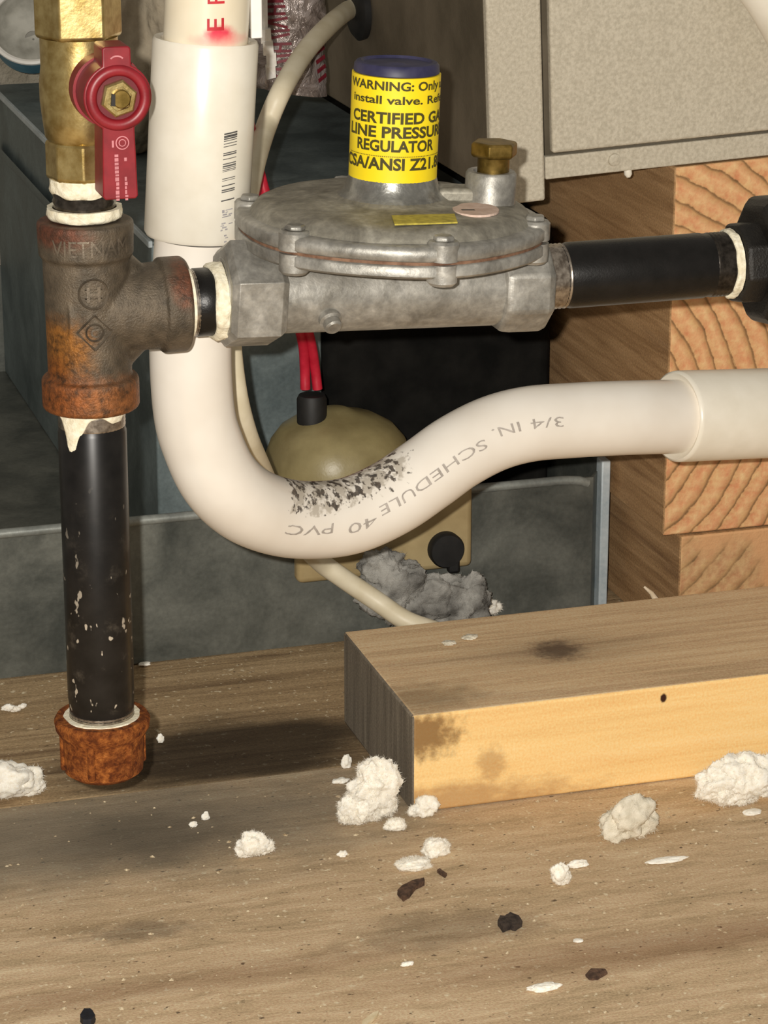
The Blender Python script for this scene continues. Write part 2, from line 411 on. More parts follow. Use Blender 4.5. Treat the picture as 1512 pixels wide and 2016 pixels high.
# ------------------------------------------------------------------ grey furnace cabinet
M_cab = simple('cabinet_paint', (180,172,154), (202,194,176), 700, rough=.6, bump=.35, bscale=1300, spec=.3)
M_cabside = simple('cabinet_side_dark', (84,76,62), (112,102,86), 22, rough=.8, bump=.2, bscale=600, spec=.2)  # side colour, much darker than the front paint
M_rubber = simple('black_rubber', (12,12,12), (24,23,22), 200, rough=.6)
M_screw = simple('zinc_screw', (140,138,130), (186,184,176), 400, rough=.35, metal=.8)
cb = (351, 185, 192.8)
cab = thing('furnace_cabinet', 'grey painted steel furnace cabinet standing on the beams at top right', 'furnace', cb, (0, math.radians(-2.5), 0))
X, Y, Z = cb
obj('corner_post', box(new(), X, X+22, Y, Y+5, Z, Z+175), M_cab, cab, bevel=1.2)
obj('front_panel', box(new(), X+25, X+260, Y-1, Y+3.4, Z+18.5, Z+175), M_cab, cab, bevel=1.2)
rail = obj('bottom_rail', box(new(), X+22.6, X+260, Y+1.2, Y+5, Z+8, Z+17), M_cab, cab, bevel=.6)
p = at(1212, 326, 1, 186)
sx = p.x-X
obj('screw', lathe(new(), [(2.6, 0), (2.4, .9), (1.6, 1.3)], (X+sx, Y+1.3, Z+13), (0,-1,0), 20), M_cab, cab, parent=rail)
p = at(1237, 353, 1, 187)
obj('screw_tip', lathe(new(), [(1.6, 0), (1.6, 2.2), (.7, 3.4)], (p.x+.4, Y+3, Z+8.4), (0,-.25,-1), 14), M_pvc_plain, cab, parent=rail)
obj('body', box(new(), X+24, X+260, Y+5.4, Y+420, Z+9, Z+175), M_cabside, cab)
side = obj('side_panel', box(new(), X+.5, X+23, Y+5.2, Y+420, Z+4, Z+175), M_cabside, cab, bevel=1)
g = at(700, 18, 0, X-6)
gc = Vector((X, g.y, g.z))
bm = new(); lathe(bm, [(5.5, -1), (13, 0), (13.5, 3), (11, 5), (5.5, 5.4)], gc+Vector((-.3,0,0)), (-1,0,0), 32)
obj('grommet', bm, M_rubber, cab, parent=side)

# white hose crossing the cabinet at the top right corner
hp = spline([at(1440, -95, 1, 168), at(1500, -20, 1, 166), at(1540, 45, 1, 166), at(1590, 140, 1, 170)], 8)
tag(obj('hose', tube(new(), hp, 9, 24), M_pvc_plain, smooth=80), 'white hose crossing the cabinet at the top right corner', 'hose')

# ------------------------------------------------------------------ gas line: column at (156, 0)
CX, CY, RZ = 156.0, 0.0, 211.0
def ragged(bm, c, axis, r, h0, h1, amp, freq, seed, drip=None, thick=.7, seg=90, rows=6):
    """paste smeared round a pipe; lower edge (h0) ragged. drip: (angle, width, extra)"""
    a, u, v = frame(axis); c = Vector(c); ro = []; ri = []
    for i in range(seg):
        t = 2*PI*i/seg
        e0 = h0 + amp*noise.noise(Vector((math.cos(t)*freq, math.sin(t)*freq, seed)))*2
        if drip:
            for (da, dw, dx) in drip:
                q = (t-da+PI) % (2*PI)-PI; e0 -= dx*math.exp(-(q/dw)**4)
        d = u*math.cos(t)+v*math.sin(t)
        colm = []
        for j in range(rows+1):
            h = e0+(h1-e0)*j/rows
            rr = r+thick*(.35+.65*min(1, j/1.5))*(.8+.5*noise.noise(Vector((t*4, h*.5, seed))))
            colm.append(bm.verts.new(c+a*h+d*rr))
        ro.append(colm); ri.append((bm.verts.new(c+a*e0+d*(r-.6)), bm.verts.new(c+a*h1+d*(r-.6))))
    for i in range(seg):
        j = (i+1) % seg
        for k in range(rows): bm.faces.new((ro[i][k], ro[j][k], ro[j][k+1], ro[i][k+1]))
        bm.faces.new((ri[i][0], ri[j][0], ro[j][0], ro[i][0])); bm.faces.new((ro[i][rows], ro[j][rows], ri[j][1], ri[i][1]))
        bm.faces.new((ri[i][1], ri[j][1], ri[j][0], ri[i][0]))
    return bm
def angle_of(axis, vec):
    a, u, v = frame(axis); return math.atan2(Vector(vec).dot(v), Vector(vec).dot(u))

# --- brass ball valve
bv = thing('ball_valve', 'brass gas ball valve with red lever handle at top left', 'valve', (CX, CY, 251))
bm = new()
lathe(bm, [(10.2, 252), (11.2, 253), (11.2, 263), (10.6, 264)], (CX, CY, 0), sides=8, phase=PI/8+.22)
obj('lower_hex', bm, M_brass, bv, smooth=20, bevel=.5)
bm = new(); lathe(bm, [(10.0, 263.6), (11.0, 265), (11.6, 270), (12.2, 276), (12.2, 281), (11.6, 286), (11.6, 294.6)], (CX, CY, 0))
obj('valve_body', bm, M_brass, bv)
bm = new(); lathe(bm, [(12.2, 294.4), (13.0, 295.2), (13.0, 325), (12.4, 326)], (CX, CY, 0), sides=6, phase=.42)
obj('upper_hex', bm, M_brass, bv, smooth=20, bevel=.5)
hc = at(232, 192, 1, -32)
HX, HZ = hc.x, hc.z
bm = new(); lathe(bm, [(6.5, 0), (6.5, 12)], (HX-.5, -9, HZ), (0,-1,0), 32)
obj('stem_boss', bm, M_brass_old, bv)
def ring_outline():
    pts = []
    R = 10.0; wl = 4.7; ws = 4.2; zb = at(235, 393, 1, -32).z-HZ; zt = at(225, 92, 1, -32).z-HZ
    aL = math.asin(wl/R); aS = math.asin(ws/R)
    pts += [(wl+.5, zb+.8), (wl-.2, zb)] ; pts += [(-wl+.2, zb), (-wl-.5, zb+.8)]
    n = 14
    for i in range(n+1):                       # left side, bottom to top
        t = -PI/2-aL-(PI-aL-aS)*i/n; pts.append((R*math.cos(t), R*math.sin(t)))
    pts += [(-ws, zt-.6), (-ws+.7, zt), (ws-.7, zt), (ws, zt-.6)]
    for i in range(n+1):
        t = PI/2-aS-(PI-aL-aS)*i/n; pts.append((R*math.cos(t), R*math.sin(t)))
    return pts
ol = ring_outline()
bm = new(); prism(bm, [Vector((HX+x, -32, HZ+z)) for x, z in ol], Vector((0, 12.5, 0)))
hd = obj('lever_handle', bm, M_red, bv, smooth=35, bevel=1.0)
bm = new(); lathe(bm, [(8.6, 0), (10.6, 1.2), (10.6, 7.5)], (HX-.2, -12.4, HZ), (0,-1,0), 40)
obj('hub', bm, M_red, bv, parent=hd)
bm = new(); lathe(bm, [(9.4, 0), (9.4, 1.3), (8.6, 2.0), (7.2, 2.0), (6.4, 1.2), (6.3, .1)], (HX, -32, HZ), (0,-1,0), 48, cap=False)
obj('rim', bm, M_red, bv, parent=hd, smooth=60)
M_redd = pr('red_vinyl_recess', (104,14,26), rough=.5)
bm = new(); lathe(bm, [(6.4, 0), (6.4, .25)], (HX, -32, HZ), (0,-1,0), 40); obj('recess', bm, M_redd, bv, parent=hd)
bm = new(); lathe(bm, [(5.5, .3), (5.5, 2.2), (4.9, 2.7), (3.7, 2.7), (3.6, 2.2)], (HX, -32, HZ), (0,-1,0), sides=6, phase=.3, cap=False)
lathe(bm, [(3.6, 1.2), (3.6, 1.9)], (HX, -32, HZ), (0,-1,0), 6, phase=.3)
obj('nut', bm, M_brass, bv, smooth=20, parent=hd)
bm = new(); lathe(bm, [(2.7, 1.4), (2.7, 3.1), (2.4, 3.4)], (HX+.4, -32, HZ), (0,-1,0), 28); obj('stem', bm, M_brass_old, bv, parent=hd)
bm = new(); prism(bm, [Vector((HX-2.7, -35.5, HZ-1.7)), Vector((HX-1.5, -35.5, HZ-1.9)), Vector((HX-1.4, -35.5, HZ+1.5)), Vector((HX-2.4, -35.5, HZ+1.6))], Vector((0,.9,0)))
obj('stem_flat', bm, M_ink, bv, parent=hd)
M_pink = pr('pale_print', (206,132,138), rough=.7)
bm = new()
def fmark(x0, x1, z0, z1, y=-32.12): 
    vs = [bm.verts.new((HX+x, y, HZ+z)) for x, z in ((x0, z0), (x1, z0), (x1, z1), (x0, z1))]; bm.faces.new(vs)
lathe(bm, [(2.0, .05), (1.7, .1)], (HX+.9, -32.05, HZ-13.2), (0,-1,0), 28, cap=False)
lathe(bm, [(1.1, .05), (.85, .1)], (HX+.9, -32.05, HZ-13.2), (0,-1,0), 20, cap=False)
fmark(-2.2, -1.6, -14.4, -12.4)
z = -16.5
while z > -29.5:
    h = rnd.uniform(.5, 1.3); fmark(-1.4+rnd.uniform(-.15,.15), -.4, z-h, z)
    if z < -16.5 and (z > -18.5 or z < -23): fmark(1.3, 2.0+rnd.uniform(-.2,.3), z-h, z)
    z -= h+.3
for i in range(9):
    a0 = PI*.25+PI*.5*i/9; a1 = a0+PI*.5/9
    vs = [bm.verts.new((HX+r*math.cos(a), -32.12, HZ+9.4+r*math.sin(a))) for r, a in ((2.3,a0),(2.3,a1),(2.75,a1),(2.75,a0))]; bm.faces.new(vs)
obj('handle_print', bm, M_pink, bv, smooth=0, parent=hd)['kind'] = 'stuff'
bm = new()
ragged(bm, (CX, CY, 0), (0,0,1), 9.4, 247.6, 252.4, .9, 1.5, 3.3, thick=1.2)
obj('thread_sealant', bm, M_seal, bv, smooth=60)

# --- short nipple between valve and tee
def threaded(bm, o, axis, r, h0, h1, pitch=1.4, amp=.35, seg=40):
    prof = []; h = h0
    while h < h1-1e-6:
        prof += [(r-amp, h), (r, h+pitch*.5)]; h += pitch
    prof.append((r-amp, h1)); lathe(bm, prof, o, axis, seg)
M_chrome = simple('bright_cut_steel', (70,66,60), (120,112,104), 300, rough=.2, metal=1.0)
cn = thing('pipe_nipple', 'short shiny steel nipple between the brass valve and the tee', 'pipe nipple', (CX, CY, 239.6))
bm = new(); threaded(bm, (CX, CY, 0), (0,0,1), 9.7, 239.8, 251.4, 2.2, .5); obj('pipe', bm, M_chrome, cn, smooth=60)
bm = new(); ragged(bm, (CX, CY, 0), (0,0,1), 10.4, 239.9, 243.4, .2, 1.8, 8.1, thick=1.3)
obj('thread_sealant', bm, M_seal, cn, smooth=60)

# --- cast iron tee
tz0, tz1 = 180.5, 239.4
M_tee = iron('cast_iron_tee', (112,100,84), [
    (((-.012, -.009, .010, .009), dict(nscale=140, soft=.5, wob=.5, plane='XZ')), (160,106,46), .95),
    (((.0, -.026, .026, .007), dict(nscale=140, soft=.5, wob=.45, plane='XZ')), (160,100,54), .9),
    (((-.014, -.022, .010, .010), dict(nscale=140, soft=.6, wob=.5, plane='XZ')), (150,80,30), .6),
    (((.028, .010, .004, .006), dict(nscale=140, soft=.6, wob=.5, plane='XZ')), (130,70,44), .7),
    (((-.012, .027, .010, .004), dict(nscale=140, soft=.6, wob=.5, plane='XZ')), (120,64,44), .7),
    ], rough=.5, metal=.45, bump=.55)
tee = thing('pipe_tee', 'cast iron pipe tee with rust stains and cast lettering', 'pipe tee', (CX, CY, 210))
bm = new()
lathe(bm, [(13.6, tz1-11.2), (14.4, tz1-10.6), (14.7, tz1-1), (14.2, tz1), ], (CX, CY, 0), seg=64)
lathe(bm, [(14.3, tz0), (15.0, tz0+.8), (15.0, tz0+9.2), (14.2, tz0+10.2)], (CX, CY, 0), seg=64)
lathe(bm, [(12.9, tz0+4), (12.9, tz0+14), (13.0, tz0+28), (13.3, tz1-14), (13.3, tz1-5)], (CX, CY, 0), seg=64)
lathe(bm, [(11.8, -8), (12.8, 4), (13.2, 14), (13.6, 22.6)], (CX, CY, RZ), (1,0,0), seg=64)
lathe(bm, [(14.0, 22), (14.8, 22.6), (14.8, 29.4), (14.2, 30.2)], (CX, CY, RZ), (1,0,0), seg=64)
for sgn in (1, -1):
    lathe(bm, [(6.2, -7), (6.2, 7)], (CX+11.5, CY, RZ+sgn*10.5), (1, 0, -sgn), seg=40)
tb = obj('tee_body', bm, M_tee, tee, smooth=180)
md = tb.modifiers.new('remesh', 'REMESH'); md.mode = 'VOXEL'; md.voxel_size = .00050; md.use_smooth_shade = True
ms = tb.modifiers.new('smooth', 'SMOOTH'); ms.iterations = 5; ms.factor = .5
M_cast = iron('cast_letter', (126,114,98), [], rough=.5, metal=.45, bump=.3)
fa = -90-math.degrees(math.atan2(156, 819.6))      # angle facing the camera
bm = new(); cyl_text(bm, 'VIETNAM', (CX, CY), 14.95, tz1-8.6, fa-42, fa+55, 5.0, .0)
obj('cast_lettering', bm, M_cast, tee, smooth=0)
def on_face(ang, r, z, x, y, off=0.0):
    """point on the vertical cylinder around the column: x along the arc, y up"""
    t = math.radians(ang)+x/r
    return Vector((CX+(r+off)*math.cos(t), CY+(r+off)*math.sin(t), z+y))
def ribbon(bm, loop, wdt, ang, r, z, off):
    n = len(loop)
    for i in range(n):
        (x0, y0), (x1, y1) = loop[i], loop[(i+1) % n]
        q = [on_face(ang, r, z, *c) for c in ((x0, y0), (x1, y1))]
        L = math.hypot(x1-x0, y1-y0) or 1; nx, ny = -(y1-y0)/L*wdt, (x1-x0)/L*wdt
        vs = [bm.verts.new(on_face(ang, r, z, a, b, o)) for a, b, o in ((x0-nx, y0-ny, -.2), (x1-nx, y1-ny, -.2), (x1, y1, off), (x0, y0, off), (x0+nx, y0+ny, -.2), (x1+nx, y1+ny, -.2))]
        bm.faces.new((vs[0], vs[1], vs[2], vs[3])); bm.faces.new((vs[3], vs[2], vs[5], vs[4]))
bm = new()
zr = 219.2; ribbon(bm, [(4.4*math.cos(t*PI/14), 4.6*math.sin(t*PI/14)) for t in range(28)], .55, fa+8, 13.1, zr, .75)
def flat_text(bm, txt, ang, r, z, h, off, x0):
    vs, fs, wd = glyphs(txt, .02)
    mapped(bm, vs, fs, lambda p: on_face(ang, r, z, x0+(p.x-wd/2)*h/.7, p.y*h/.7-h/2, off))
flat_text(bm, 'H', fa+8, 13.2, zr, 4.6, .42, 0)
for yy in (1.4, -1.4): ribbon(bm, [(-2.6, yy), (2.6, yy)], .35, fa+8, 13.1, zr, .45)
obj('cast_emblem', bm, M_cast, tee, smooth=60)
bm = new(); zr = 207.2
ribbon(bm, [(5.4, 0), (0, 5.4), (-5.4, 0), (0, -5.4)], .55, fa+8, 13.0, zr, .75)
ribbon(bm, [(2.6*math.cos(t*PI/10), 2.6*math.sin(t*PI/10)) for t in range(20)], .4, fa+8, 13.0, zr, .6)
flat_text(bm, 'C', fa+8, 13.0, zr, 2.6, .4, 0)
obj('cast_emblem', bm, M_cast, tee, smooth=60)

# --- drip leg nipple
M_leg = N('drip_leg_black')
v = M_leg.coord('Object'); c = M_leg.ramp(M_leg.noise(v, 120, 5), [(.3, (16,15,15)), (.7, (34,32,31))])
fk = M_leg.smooth(M_leg.noise(M_leg.coord('Object', (1,1,.6), (.21,.4,.37)), 330, 2, .5), .665, .70)
sepz = M_leg.n('ShaderNodeSeparateXYZ'); M_leg.l(v, sepz.inputs[0])
low = M_leg.smooth(sepz.outputs[2], .058, .020)
o = M_leg.n('ShaderNodeMapRange'); M_leg.l(sepz.outputs[2], o.inputs[0]); o.inputs[1].default_value = .085; o.inputs[2].default_value = .03; o.inputs[3].default_value = 0; o.inputs[4].default_value = 1
c = M_leg.mixc(M_leg.math('MULTIPLY', fk, o.outputs[0]), c, (196,186,170))
du = M_leg.smooth(M_leg.noise(v, 90, 5, .7), .55, .75)
c = M_leg.mixc(M_leg.math('MULTIPLY', M_leg.math('MULTIPLY', du, o.outputs[0]), .35), c, (120,112,100))
M_leg = M_leg.out(c, .33, .3)
lt = at(183, 806, 1, 0).z; lb = at(198, 1414, 1, 0).z
dl = thing('pipe_nipple', 'long black iron drip leg nipple hanging below the tee', 'pipe nipple', (CX, CY, lb-3))
bm = new(); prof = [(10.65, lb+8), (10.65, tz0-7.5), (10.4, tz0-7), (10.0, tz0-.1)]
lathe(bm, [(9.9, lb-2.6), (10.1, lb+1), (10.45, lb+6.8)]+prof, (CX, CY, 0)); obj('pipe', bm, M_leg, dl)
bm = new(); threaded(bm, (CX, CY, 0), (0,0,1), 10.35, lb-1.0, lb+3.4, 1.1, .2); obj('thread', bm, M_threads, dl, smooth=60)
da = lambda deg: angle_of((0,0,1), (math.cos(math.radians(deg)), math.sin(math.radians(deg)), 0))
bm = new(); ragged(bm, (CX, CY, 0), (0,0,1), 10.5, tz0-1.6, tz0-.2, .5, 3.5, 1.7,
    drip=[(da(fa-32), .42, 5.0), (da(fa-37), .20, 5.8), (da(fa+44), .28, 1.6)], thick=.6)
obj('thread_sealant', bm, M_seal, dl, smooth=60)
bm = new(); threaded(bm, (CX, CY, 0), (0,0,1), 10.5, tz0-6, tz0-1.2, 1.2, .2); obj('thread', bm, M_threads, dl, smooth=60)

# --- rusty cap
k = N('rusty_cap'); v = k.coord('Object')
c = k.ramp(k.noise(v, 330, 7, .68), [(.28, (56,26,14)), (.44, (112,58,24)), (.60, (166,98,44)), (.76, (200,132,70))])
c = k.mixc(k.math('MULTIPLY', k.smooth(k.noise(v, 80, 4), .5, .7), .5), c, (70,32,22))
k.bump(k.noise(v, 900, 5, .65), .9, .0012); M_cap = k.out(c, .85, .0, .2)
ct, cbz = lb+1.2, at(198, 1541, 1, -8).z
cap = thing('end_cap_fitting', 'heavily rusted iron pipe cap at the bottom of the drip leg', 'pipe cap', (CX, CY, cbz))
hh = ct-cbz
def oct_r(r, t, h):
    return r*(1+.012*noise.noise(Vector((t*3, h*.3, 1))))
bm = new(); lathe(bm, [(0.5, cbz), (10.5, cbz+.0), (12.6, cbz+1.6), (13.0, cbz+4), (13.3, cbz+hh*.66), (15.0, cbz+hh*.80), (15.4, cbz+hh*.93), (14.6, ct), (11.9, ct), (11.7, ct-2.2), (10.8, ct-2.4)], (CX, CY, 0), seg=64, rfun=oct_r, cap=False)
obj('cap_body', bm, M_cap, cap, smooth=40)
for i, a in enumerate((-118, -62, 0, 60, 120, 180)):
    t = math.radians(a); bm = new(); d = Vector((math.cos(t), math.sin(t), 0)); e = Vector((-d.y, d.x, 0)); c0 = Vector((CX, CY, 0))
    pts = [c0+d*12.6+e*1.6, c0+d*14.0+e*.8, c0+d*14.0-e*.8, c0+d*12.6-e*1.6]
    prism(bm, [p+Vector((0,0,cbz+2.5)) for p in pts], Vector((0,0,hh*.62))); obj('rib', bm, M_cap, cap, bevel=.7)
bm = new(); ragged(bm, (CX, CY, 0), (0,0,1), 11.0, ct-2.2, ct+.4, .2, 2.5, 5.9, thick=1.5); obj('thread_sealant', bm, M_seal, cap, smooth=60)

# --- short nipple into the regulator
rx0, rx1 = CX+30.4, 198.6
sn = thing('pipe_nipple', 'stubby black nipple between the tee outlet and the regulator', 'pipe nipple', (rx0+7, CY, RZ-10.6))
bm = new(); lathe(bm, [(9.9, rx0-1), (10.3, rx0+2.5), (10.65, rx0+3), (10.65, rx0+8), (10.3, rx0+9), (10.2, rx1-1)], (0, CY, RZ), (1,0,0)); obj('pipe', bm, M_black_iron, sn)
bm = new(); threaded(bm, (0, CY, RZ), (1,0,0), 10.5, rx0+.1, rx0+3.6, 1.1, .25); obj('thread', bm, M_threads, sn, smooth=60)
bm = new(); ragged(bm, (0, CY, RZ), (1,0,0), 10.3, rx0+.1, rx0+1.4, .3, 2.2, 2.2, thick=.5); obj('thread_sealant', bm, M_seal, sn, smooth=60)
bm = new(); ragged(bm, (0, CY, RZ), (1,0,0), 10.7, rx1-4.6, rx1-.6, .6, 1.6, 7.7, thick=1.6); obj('thread_sealant', bm, M_seal, sn, smooth=60)

# ------------------------------------------------------------------ gas regulator
def zinc(name, c1, c2, c3, rough=.42, metal=.7):
    k = N(name); v = k.coord('Object')
    n1 = k.noise(v, 75, 6, .62, .5); n2 = k.noise(v, 420, 5, .6)
    c = k.ramp(n1, [(.3, c1), (.52, c2), (.72, c3)])
    c = k.mixc(.35, c, k.ramp(n2, [(.3, (80,78,74)), (.7, (205,203,198))]), 'OVERLAY')
    r = k.n('ShaderNodeMapRange'); k.l(n1, r.inputs[0]); r.inputs[1].default_value = .3; r.inputs[2].default_value = .7; r.inputs[3].default_value = rough; r.inputs[4].default_value = rough+.14
    k.bump(n2, .25, .0006)
    return k.out(c, r.outputs[0], metal)
M_zinc = zinc('zinc_casting', (128,125,118), (166,164,158), (200,198,192), .40, .5)
M_zinc_dull = zinc('zinc_casting_dull', (112,108,98), (152,148,136), (188,184,172), .5, .4)
GX = 252.0
rg = thing('gas_regulator', 'cast metal gas pressure regulator with yellow warning sleeve', 'regulator', (GX, CY, RZ), (0, math.radians(2.2), 0))
bm = new(); lathe(bm, [(12.6, 215), (12.9, 218), (12.9, 288), (12.6, 290)], (0, CY, RZ), (1,0,0)); body = obj('flow_tube', bm, M_zinc, rg)
bm = new(); lathe(bm, [(15.2, 198.0), (17.6, 199.8), (17.6, 213.6), (15.6, 215.8)], (0, CY, RZ), (1,0,0), sides=6, phase=PI/2+.12)
lathe(bm, [(11.4, 197.8), (11.4, 198.2)], (0, CY, RZ), (1,0,0), 40)
obj('inlet_hex', bm, M_zinc, rg, smooth=20, bevel=.9)
bm = new(); lathe(bm, [(13.8, 286.6), (15.2, 288), (15.6, 291), (15.6, 301), (14.4, 303.6)], (0, CY, RZ), (1,0,0), sides=8, phase=PI/8)
obj('outlet_boss', bm, M_zinc, rg, smooth=20, bevel=1.0)
def hexr(r, t, h): return r*(1-.018*math.cos(6*(t-tl)))
a_, u_, v_ = frame((0,0,1)); lug0 = math.radians(-87)
tl = angle_of((0,0,1), (math.cos(lug0), math.sin(lug0), 0))+PI/6
def rim(bm, prof): lathe(bm, prof, (GX, CY, 0), seg=96, rfun=lambda r, t, h: r*(1+.012*math.cos(6*(t-tl)+PI)))
bm = new(); lathe(bm, [(22, 219.5), (31, 221.5), (40, 224), (44, 225.6)], (GX, CY, 0), seg=72); obj('lower_bowl', bm, M_zinc, rg)
bm = new(); rim(bm, [(44, 224.9), (47.2, 225), (48.2, 225.8), (48.2, 228.6), (47.6, 229.2)]); obj('lower_flange', bm, M_zinc, rg, smooth=50)
M_gasket = simple('rusty_gasket', (92,62,44), (132,100,78), 300, rough=.8)
bm = new(); rim(bm, [(47.4, 229.2), (47.4, 230.2)]); obj('gasket', bm, M_gasket, rg)
bm = new(); rim(bm, [(47.8, 230.2), (48.4, 230.8), (48.4, 233.6), (47.4, 234.6), (44.0, 235.0)]); obj('upper_flange', bm, M_zinc, rg, smooth=50)
bm = new(); lathe(bm, [(44.6, 234.4), (43.6, 235.8), (42.4, 237.4), (40, 238.6), (36, 239.2), (24, 239.8), (18, 240.4), (16.2, 241.6)], (GX, CY, 0), seg=96); cover = obj('cover', bm, M_zinc_dull, rg, smooth=50)
for k6 in range(6):
    t = lug0+k6*PI/3; lx, ly = GX+45.2*math.cos(t), CY+45.2*math.sin(t)
    bm = new(); lathe(bm, [(3.6, 222.6), (4.6, 223.6), (4.7, 229.2)], (lx, ly, 0), seg=28); obj('lug', bm, M_zinc, rg)
    bm = new(); lathe(bm, [(4.9, 230.2), (4.9, 235.4), (4.2, 236.2)], (lx, ly, 0), seg=28); lg = obj('lug', bm, M_zinc, rg)
    bm = new(); lathe(bm, [(3.3, 236.2), (3.3, 237.2), (2.8, 237.8)], (lx, ly, 0), sides=6, phase=k6*.7); obj('screw', bm, M_zinc, rg, parent=lg, bevel=.3)
# spring tower
bm = new(); lathe(bm, [(19.4, 238.6), (18.6, 239.8), (16.6, 241.4), (15.2, 242.8), (14.4, 244.6), (13.7, 247.4)], (GX, CY, 0)); obj('tower_base', bm, zinc('tower_metal', (120,120,116), (150,150,146), (206,206,202), .26, .7), rg)
M_sleeve = simple('yellow_sleeve', (236,206,18), (246,220,34), 60, rough=.5, spec=.4)
zs0, zs1 = 245.8, 279.2
bm = new(); lathe(bm, [(13.2, zs0), (13.75, zs0+.2), (13.75, zs1), (13.2, zs1+.1)], (GX, CY, 0), seg=72); slv = obj('sleeve', bm, M_sleeve, rg)
M_blue = simple('dark_blue_cap', (34,34,66), (58,56,84), 120, rough=.5)
bm = new(); lathe(bm, [(13.0, zs1), (13.3, zs1+.4), (13.1, zs1+2.6), (12.4, zs1+3.4), (11.0, zs1+3.6), (10.4, zs1+2.8), (3, zs1+2.6), (2.2, zs1+2.9), (.4, zs1+3.0)], (GX, CY, 0)); obj('tower_cap', bm, M_blue, rg)
ca = -90-math.degrees(math.atan2(GX, 819.6)); rt = 13.9
M_print = simple('sleeve_print', (62,56,10), (74,66,14), 300, rough=.7)
bm = new()
for txt, a0, a1, yb, h, bo_ in (('WARNING: Only a', -74, 80, 184, 2.6, .03), ('install valve. Refe', -66, 82, 211, 2.4, .025),
        ('CERTIFIED GAS', -66, 90, 249, 3.3, .035), ('LINE PRESSURE', -72, 88, 277, 3.3, .035), ('REGULATOR', -54, 60, 304, 3.3, .035), ('CSA/ANSI Z21.80', -80, 86, 340, 3.5, .035)):
    zb = at(787, yb-4, 1, -13.75).z
    cyl_text(bm, txt, (GX, CY), rt, zb, ca+a0, ca+a1, h, bo_)
zl = at(787, 311, 1, -13.75).z
for i in range(60):
    t0 = math.radians(ca-72+i*2.6); t1 = t0+math.radians(1.5)
    vs = [bm.verts.new((GX+rt*math.cos(t), CY+rt*math.sin(t), zl+dz)) for t, dz in ((t0,0),(t1,0),(t1,.28),(t0,.28))]; bm.faces.new(vs)
obj('warning_text', bm, M_print, rg, smooth=0, parent=slv)
# vent boss and brass plug
vb = at(958, 385, 2, 240)
bm = new(); lathe(bm, [(8.4, 237), (8.0, 238.5), (8.0, 248.2), (7.4, 249), (5.6, 249), (5.4, 247)], (vb.x, vb.y, 0), seg=40); obj('vent_boss', bm, M_zinc, rg)
plug = None
bm = new(); lathe(bm, [(5.0, 247.4), (5.0, 253.4), (5.4, 254)], (vb.x+.6, vb.y, 0), seg=32); plug = obj('vent_plug', bm, M_brass_old, rg)
bm = new(); lathe(bm, [(6.8, 253.4), (7.6, 254.2), (7.6, 257.4), (7.0, 258.2)], (vb.x+.6, vb.y, 0), sides=6, phase=.5); obj('plug_hex', bm, M_brass_old, rg, smooth=20, bevel=.4, parent=plug)
# bridge rib between tower and vent boss
bm = new(); d = Vector((vb.x-GX, vb.y, 0)).normalized(); e = Vector((-d.y, d.x, 0)); c0 = Vector((GX, CY, 0))
prism(bm, [c0+d*14+e*5+Vector((0,0,239)), c0+d*14-e*5+Vector((0,0,239)), Vector((vb.x, vb.y, 239))-e*5, Vector((vb.x, vb.y, 239))+e*5], Vector((0,0,5))); obj('web', bm, M_zinc_dull, rg, bevel=1.5)
# stickers
def sticker(name, pix, z, mat, th=.35):
    bm = new(); P = [at(a, b, 2, z) for a, b in pix]; prism(bm, P, Vector((0,0,th))); return obj(name, bm, mat, rg, smooth=0, parent=cover)
M_yl = simple('worn_yellow_label', (150,136,52), (196,180,72), 350, rough=.7)
sticker('date_sticker', [(764, 429), (888, 421), (894, 438), (770, 447)], 239.4, M_yl, .5)
M_pk = simple('faded_pink_label', (196,168,152), (214,190,176), 300, rough=.7)
sticker('oval_sticker', [(930+46*math.cos(t*PI/14), 411+13*math.sin(t*PI/14)) for t in range(28)], 239.3, M_pk, .7)
bm = new(); a = at(902, 410, 2, 239.98); b = at(928, 409, 2, 239.98); e = Vector((0, 2.2, 0)); prism(bm, [a-e*.3, b-e*.3, b+e*.3, a+e*.3], Vector((0,0,.1))); obj('sticker_mark', bm, M_ink, rg, smooth=0, parent=cover)
# test plug under the tube
tpz = at(646, 622, 1, -10)
bm = new(); lathe(bm, [(3.6, 0), (3.6, 3.6), (2.8, 4.2), (2.8, 6.4), (2.2, 7.0)], (tpz.x, -9.2, tpz.z), (.1, -.72, -.45), 28); obj('test_plug', bm, M_zinc, rg)

# --- outlet nipple and union
ox0, ox1 = 303.2, 370.0
on = thing('pipe_nipple', 'black iron nipple leaving the right side of the regulator', 'pipe nipple', (ox0+30, CY, RZ-10.6))
bm = new(); lathe(bm, [(10.0, ox0-.2), (10.3, ox0+8), (10.65, ox0+9), (10.65, ox1-12), (10.4, ox1-11), (10.1, ox1-1)], (0, CY, RZ), (1,0,0)); obj('pipe', bm, M_black_iron, on)
bm = new(); threaded(bm, (0, CY, RZ), (1,0,0), 10.55, ox0+.2, ox0+7.4, 1.5, .35); obj('thread', bm, M_threads, on, smooth=60)
bm = new(); threaded(bm, (0, CY, RZ), (1,0,0), 10.6, ox1-9.5, ox1-3, 1.3, .3); obj('thread', bm, simple('dark_thread', (40,36,32), (78,72,66), 400, rough=.35, metal=.8), on, smooth=60)
bm = new(); ragged(bm, (0, CY, RZ), (1,0,0), 10.5, ox1-3.4, ox1-.6, .6, 2.4, 4.4, thick=1.1); obj('thread_sealant', bm, M_seal, on, smooth=60)
un = thing('pipe_union', 'black iron pipe union cut off by the right edge', 'pipe union', (ox1+10, CY, RZ-20))
M_un = iron('black_union', (40,37,33), [], rough=.45, metal=.3, bump=.4)
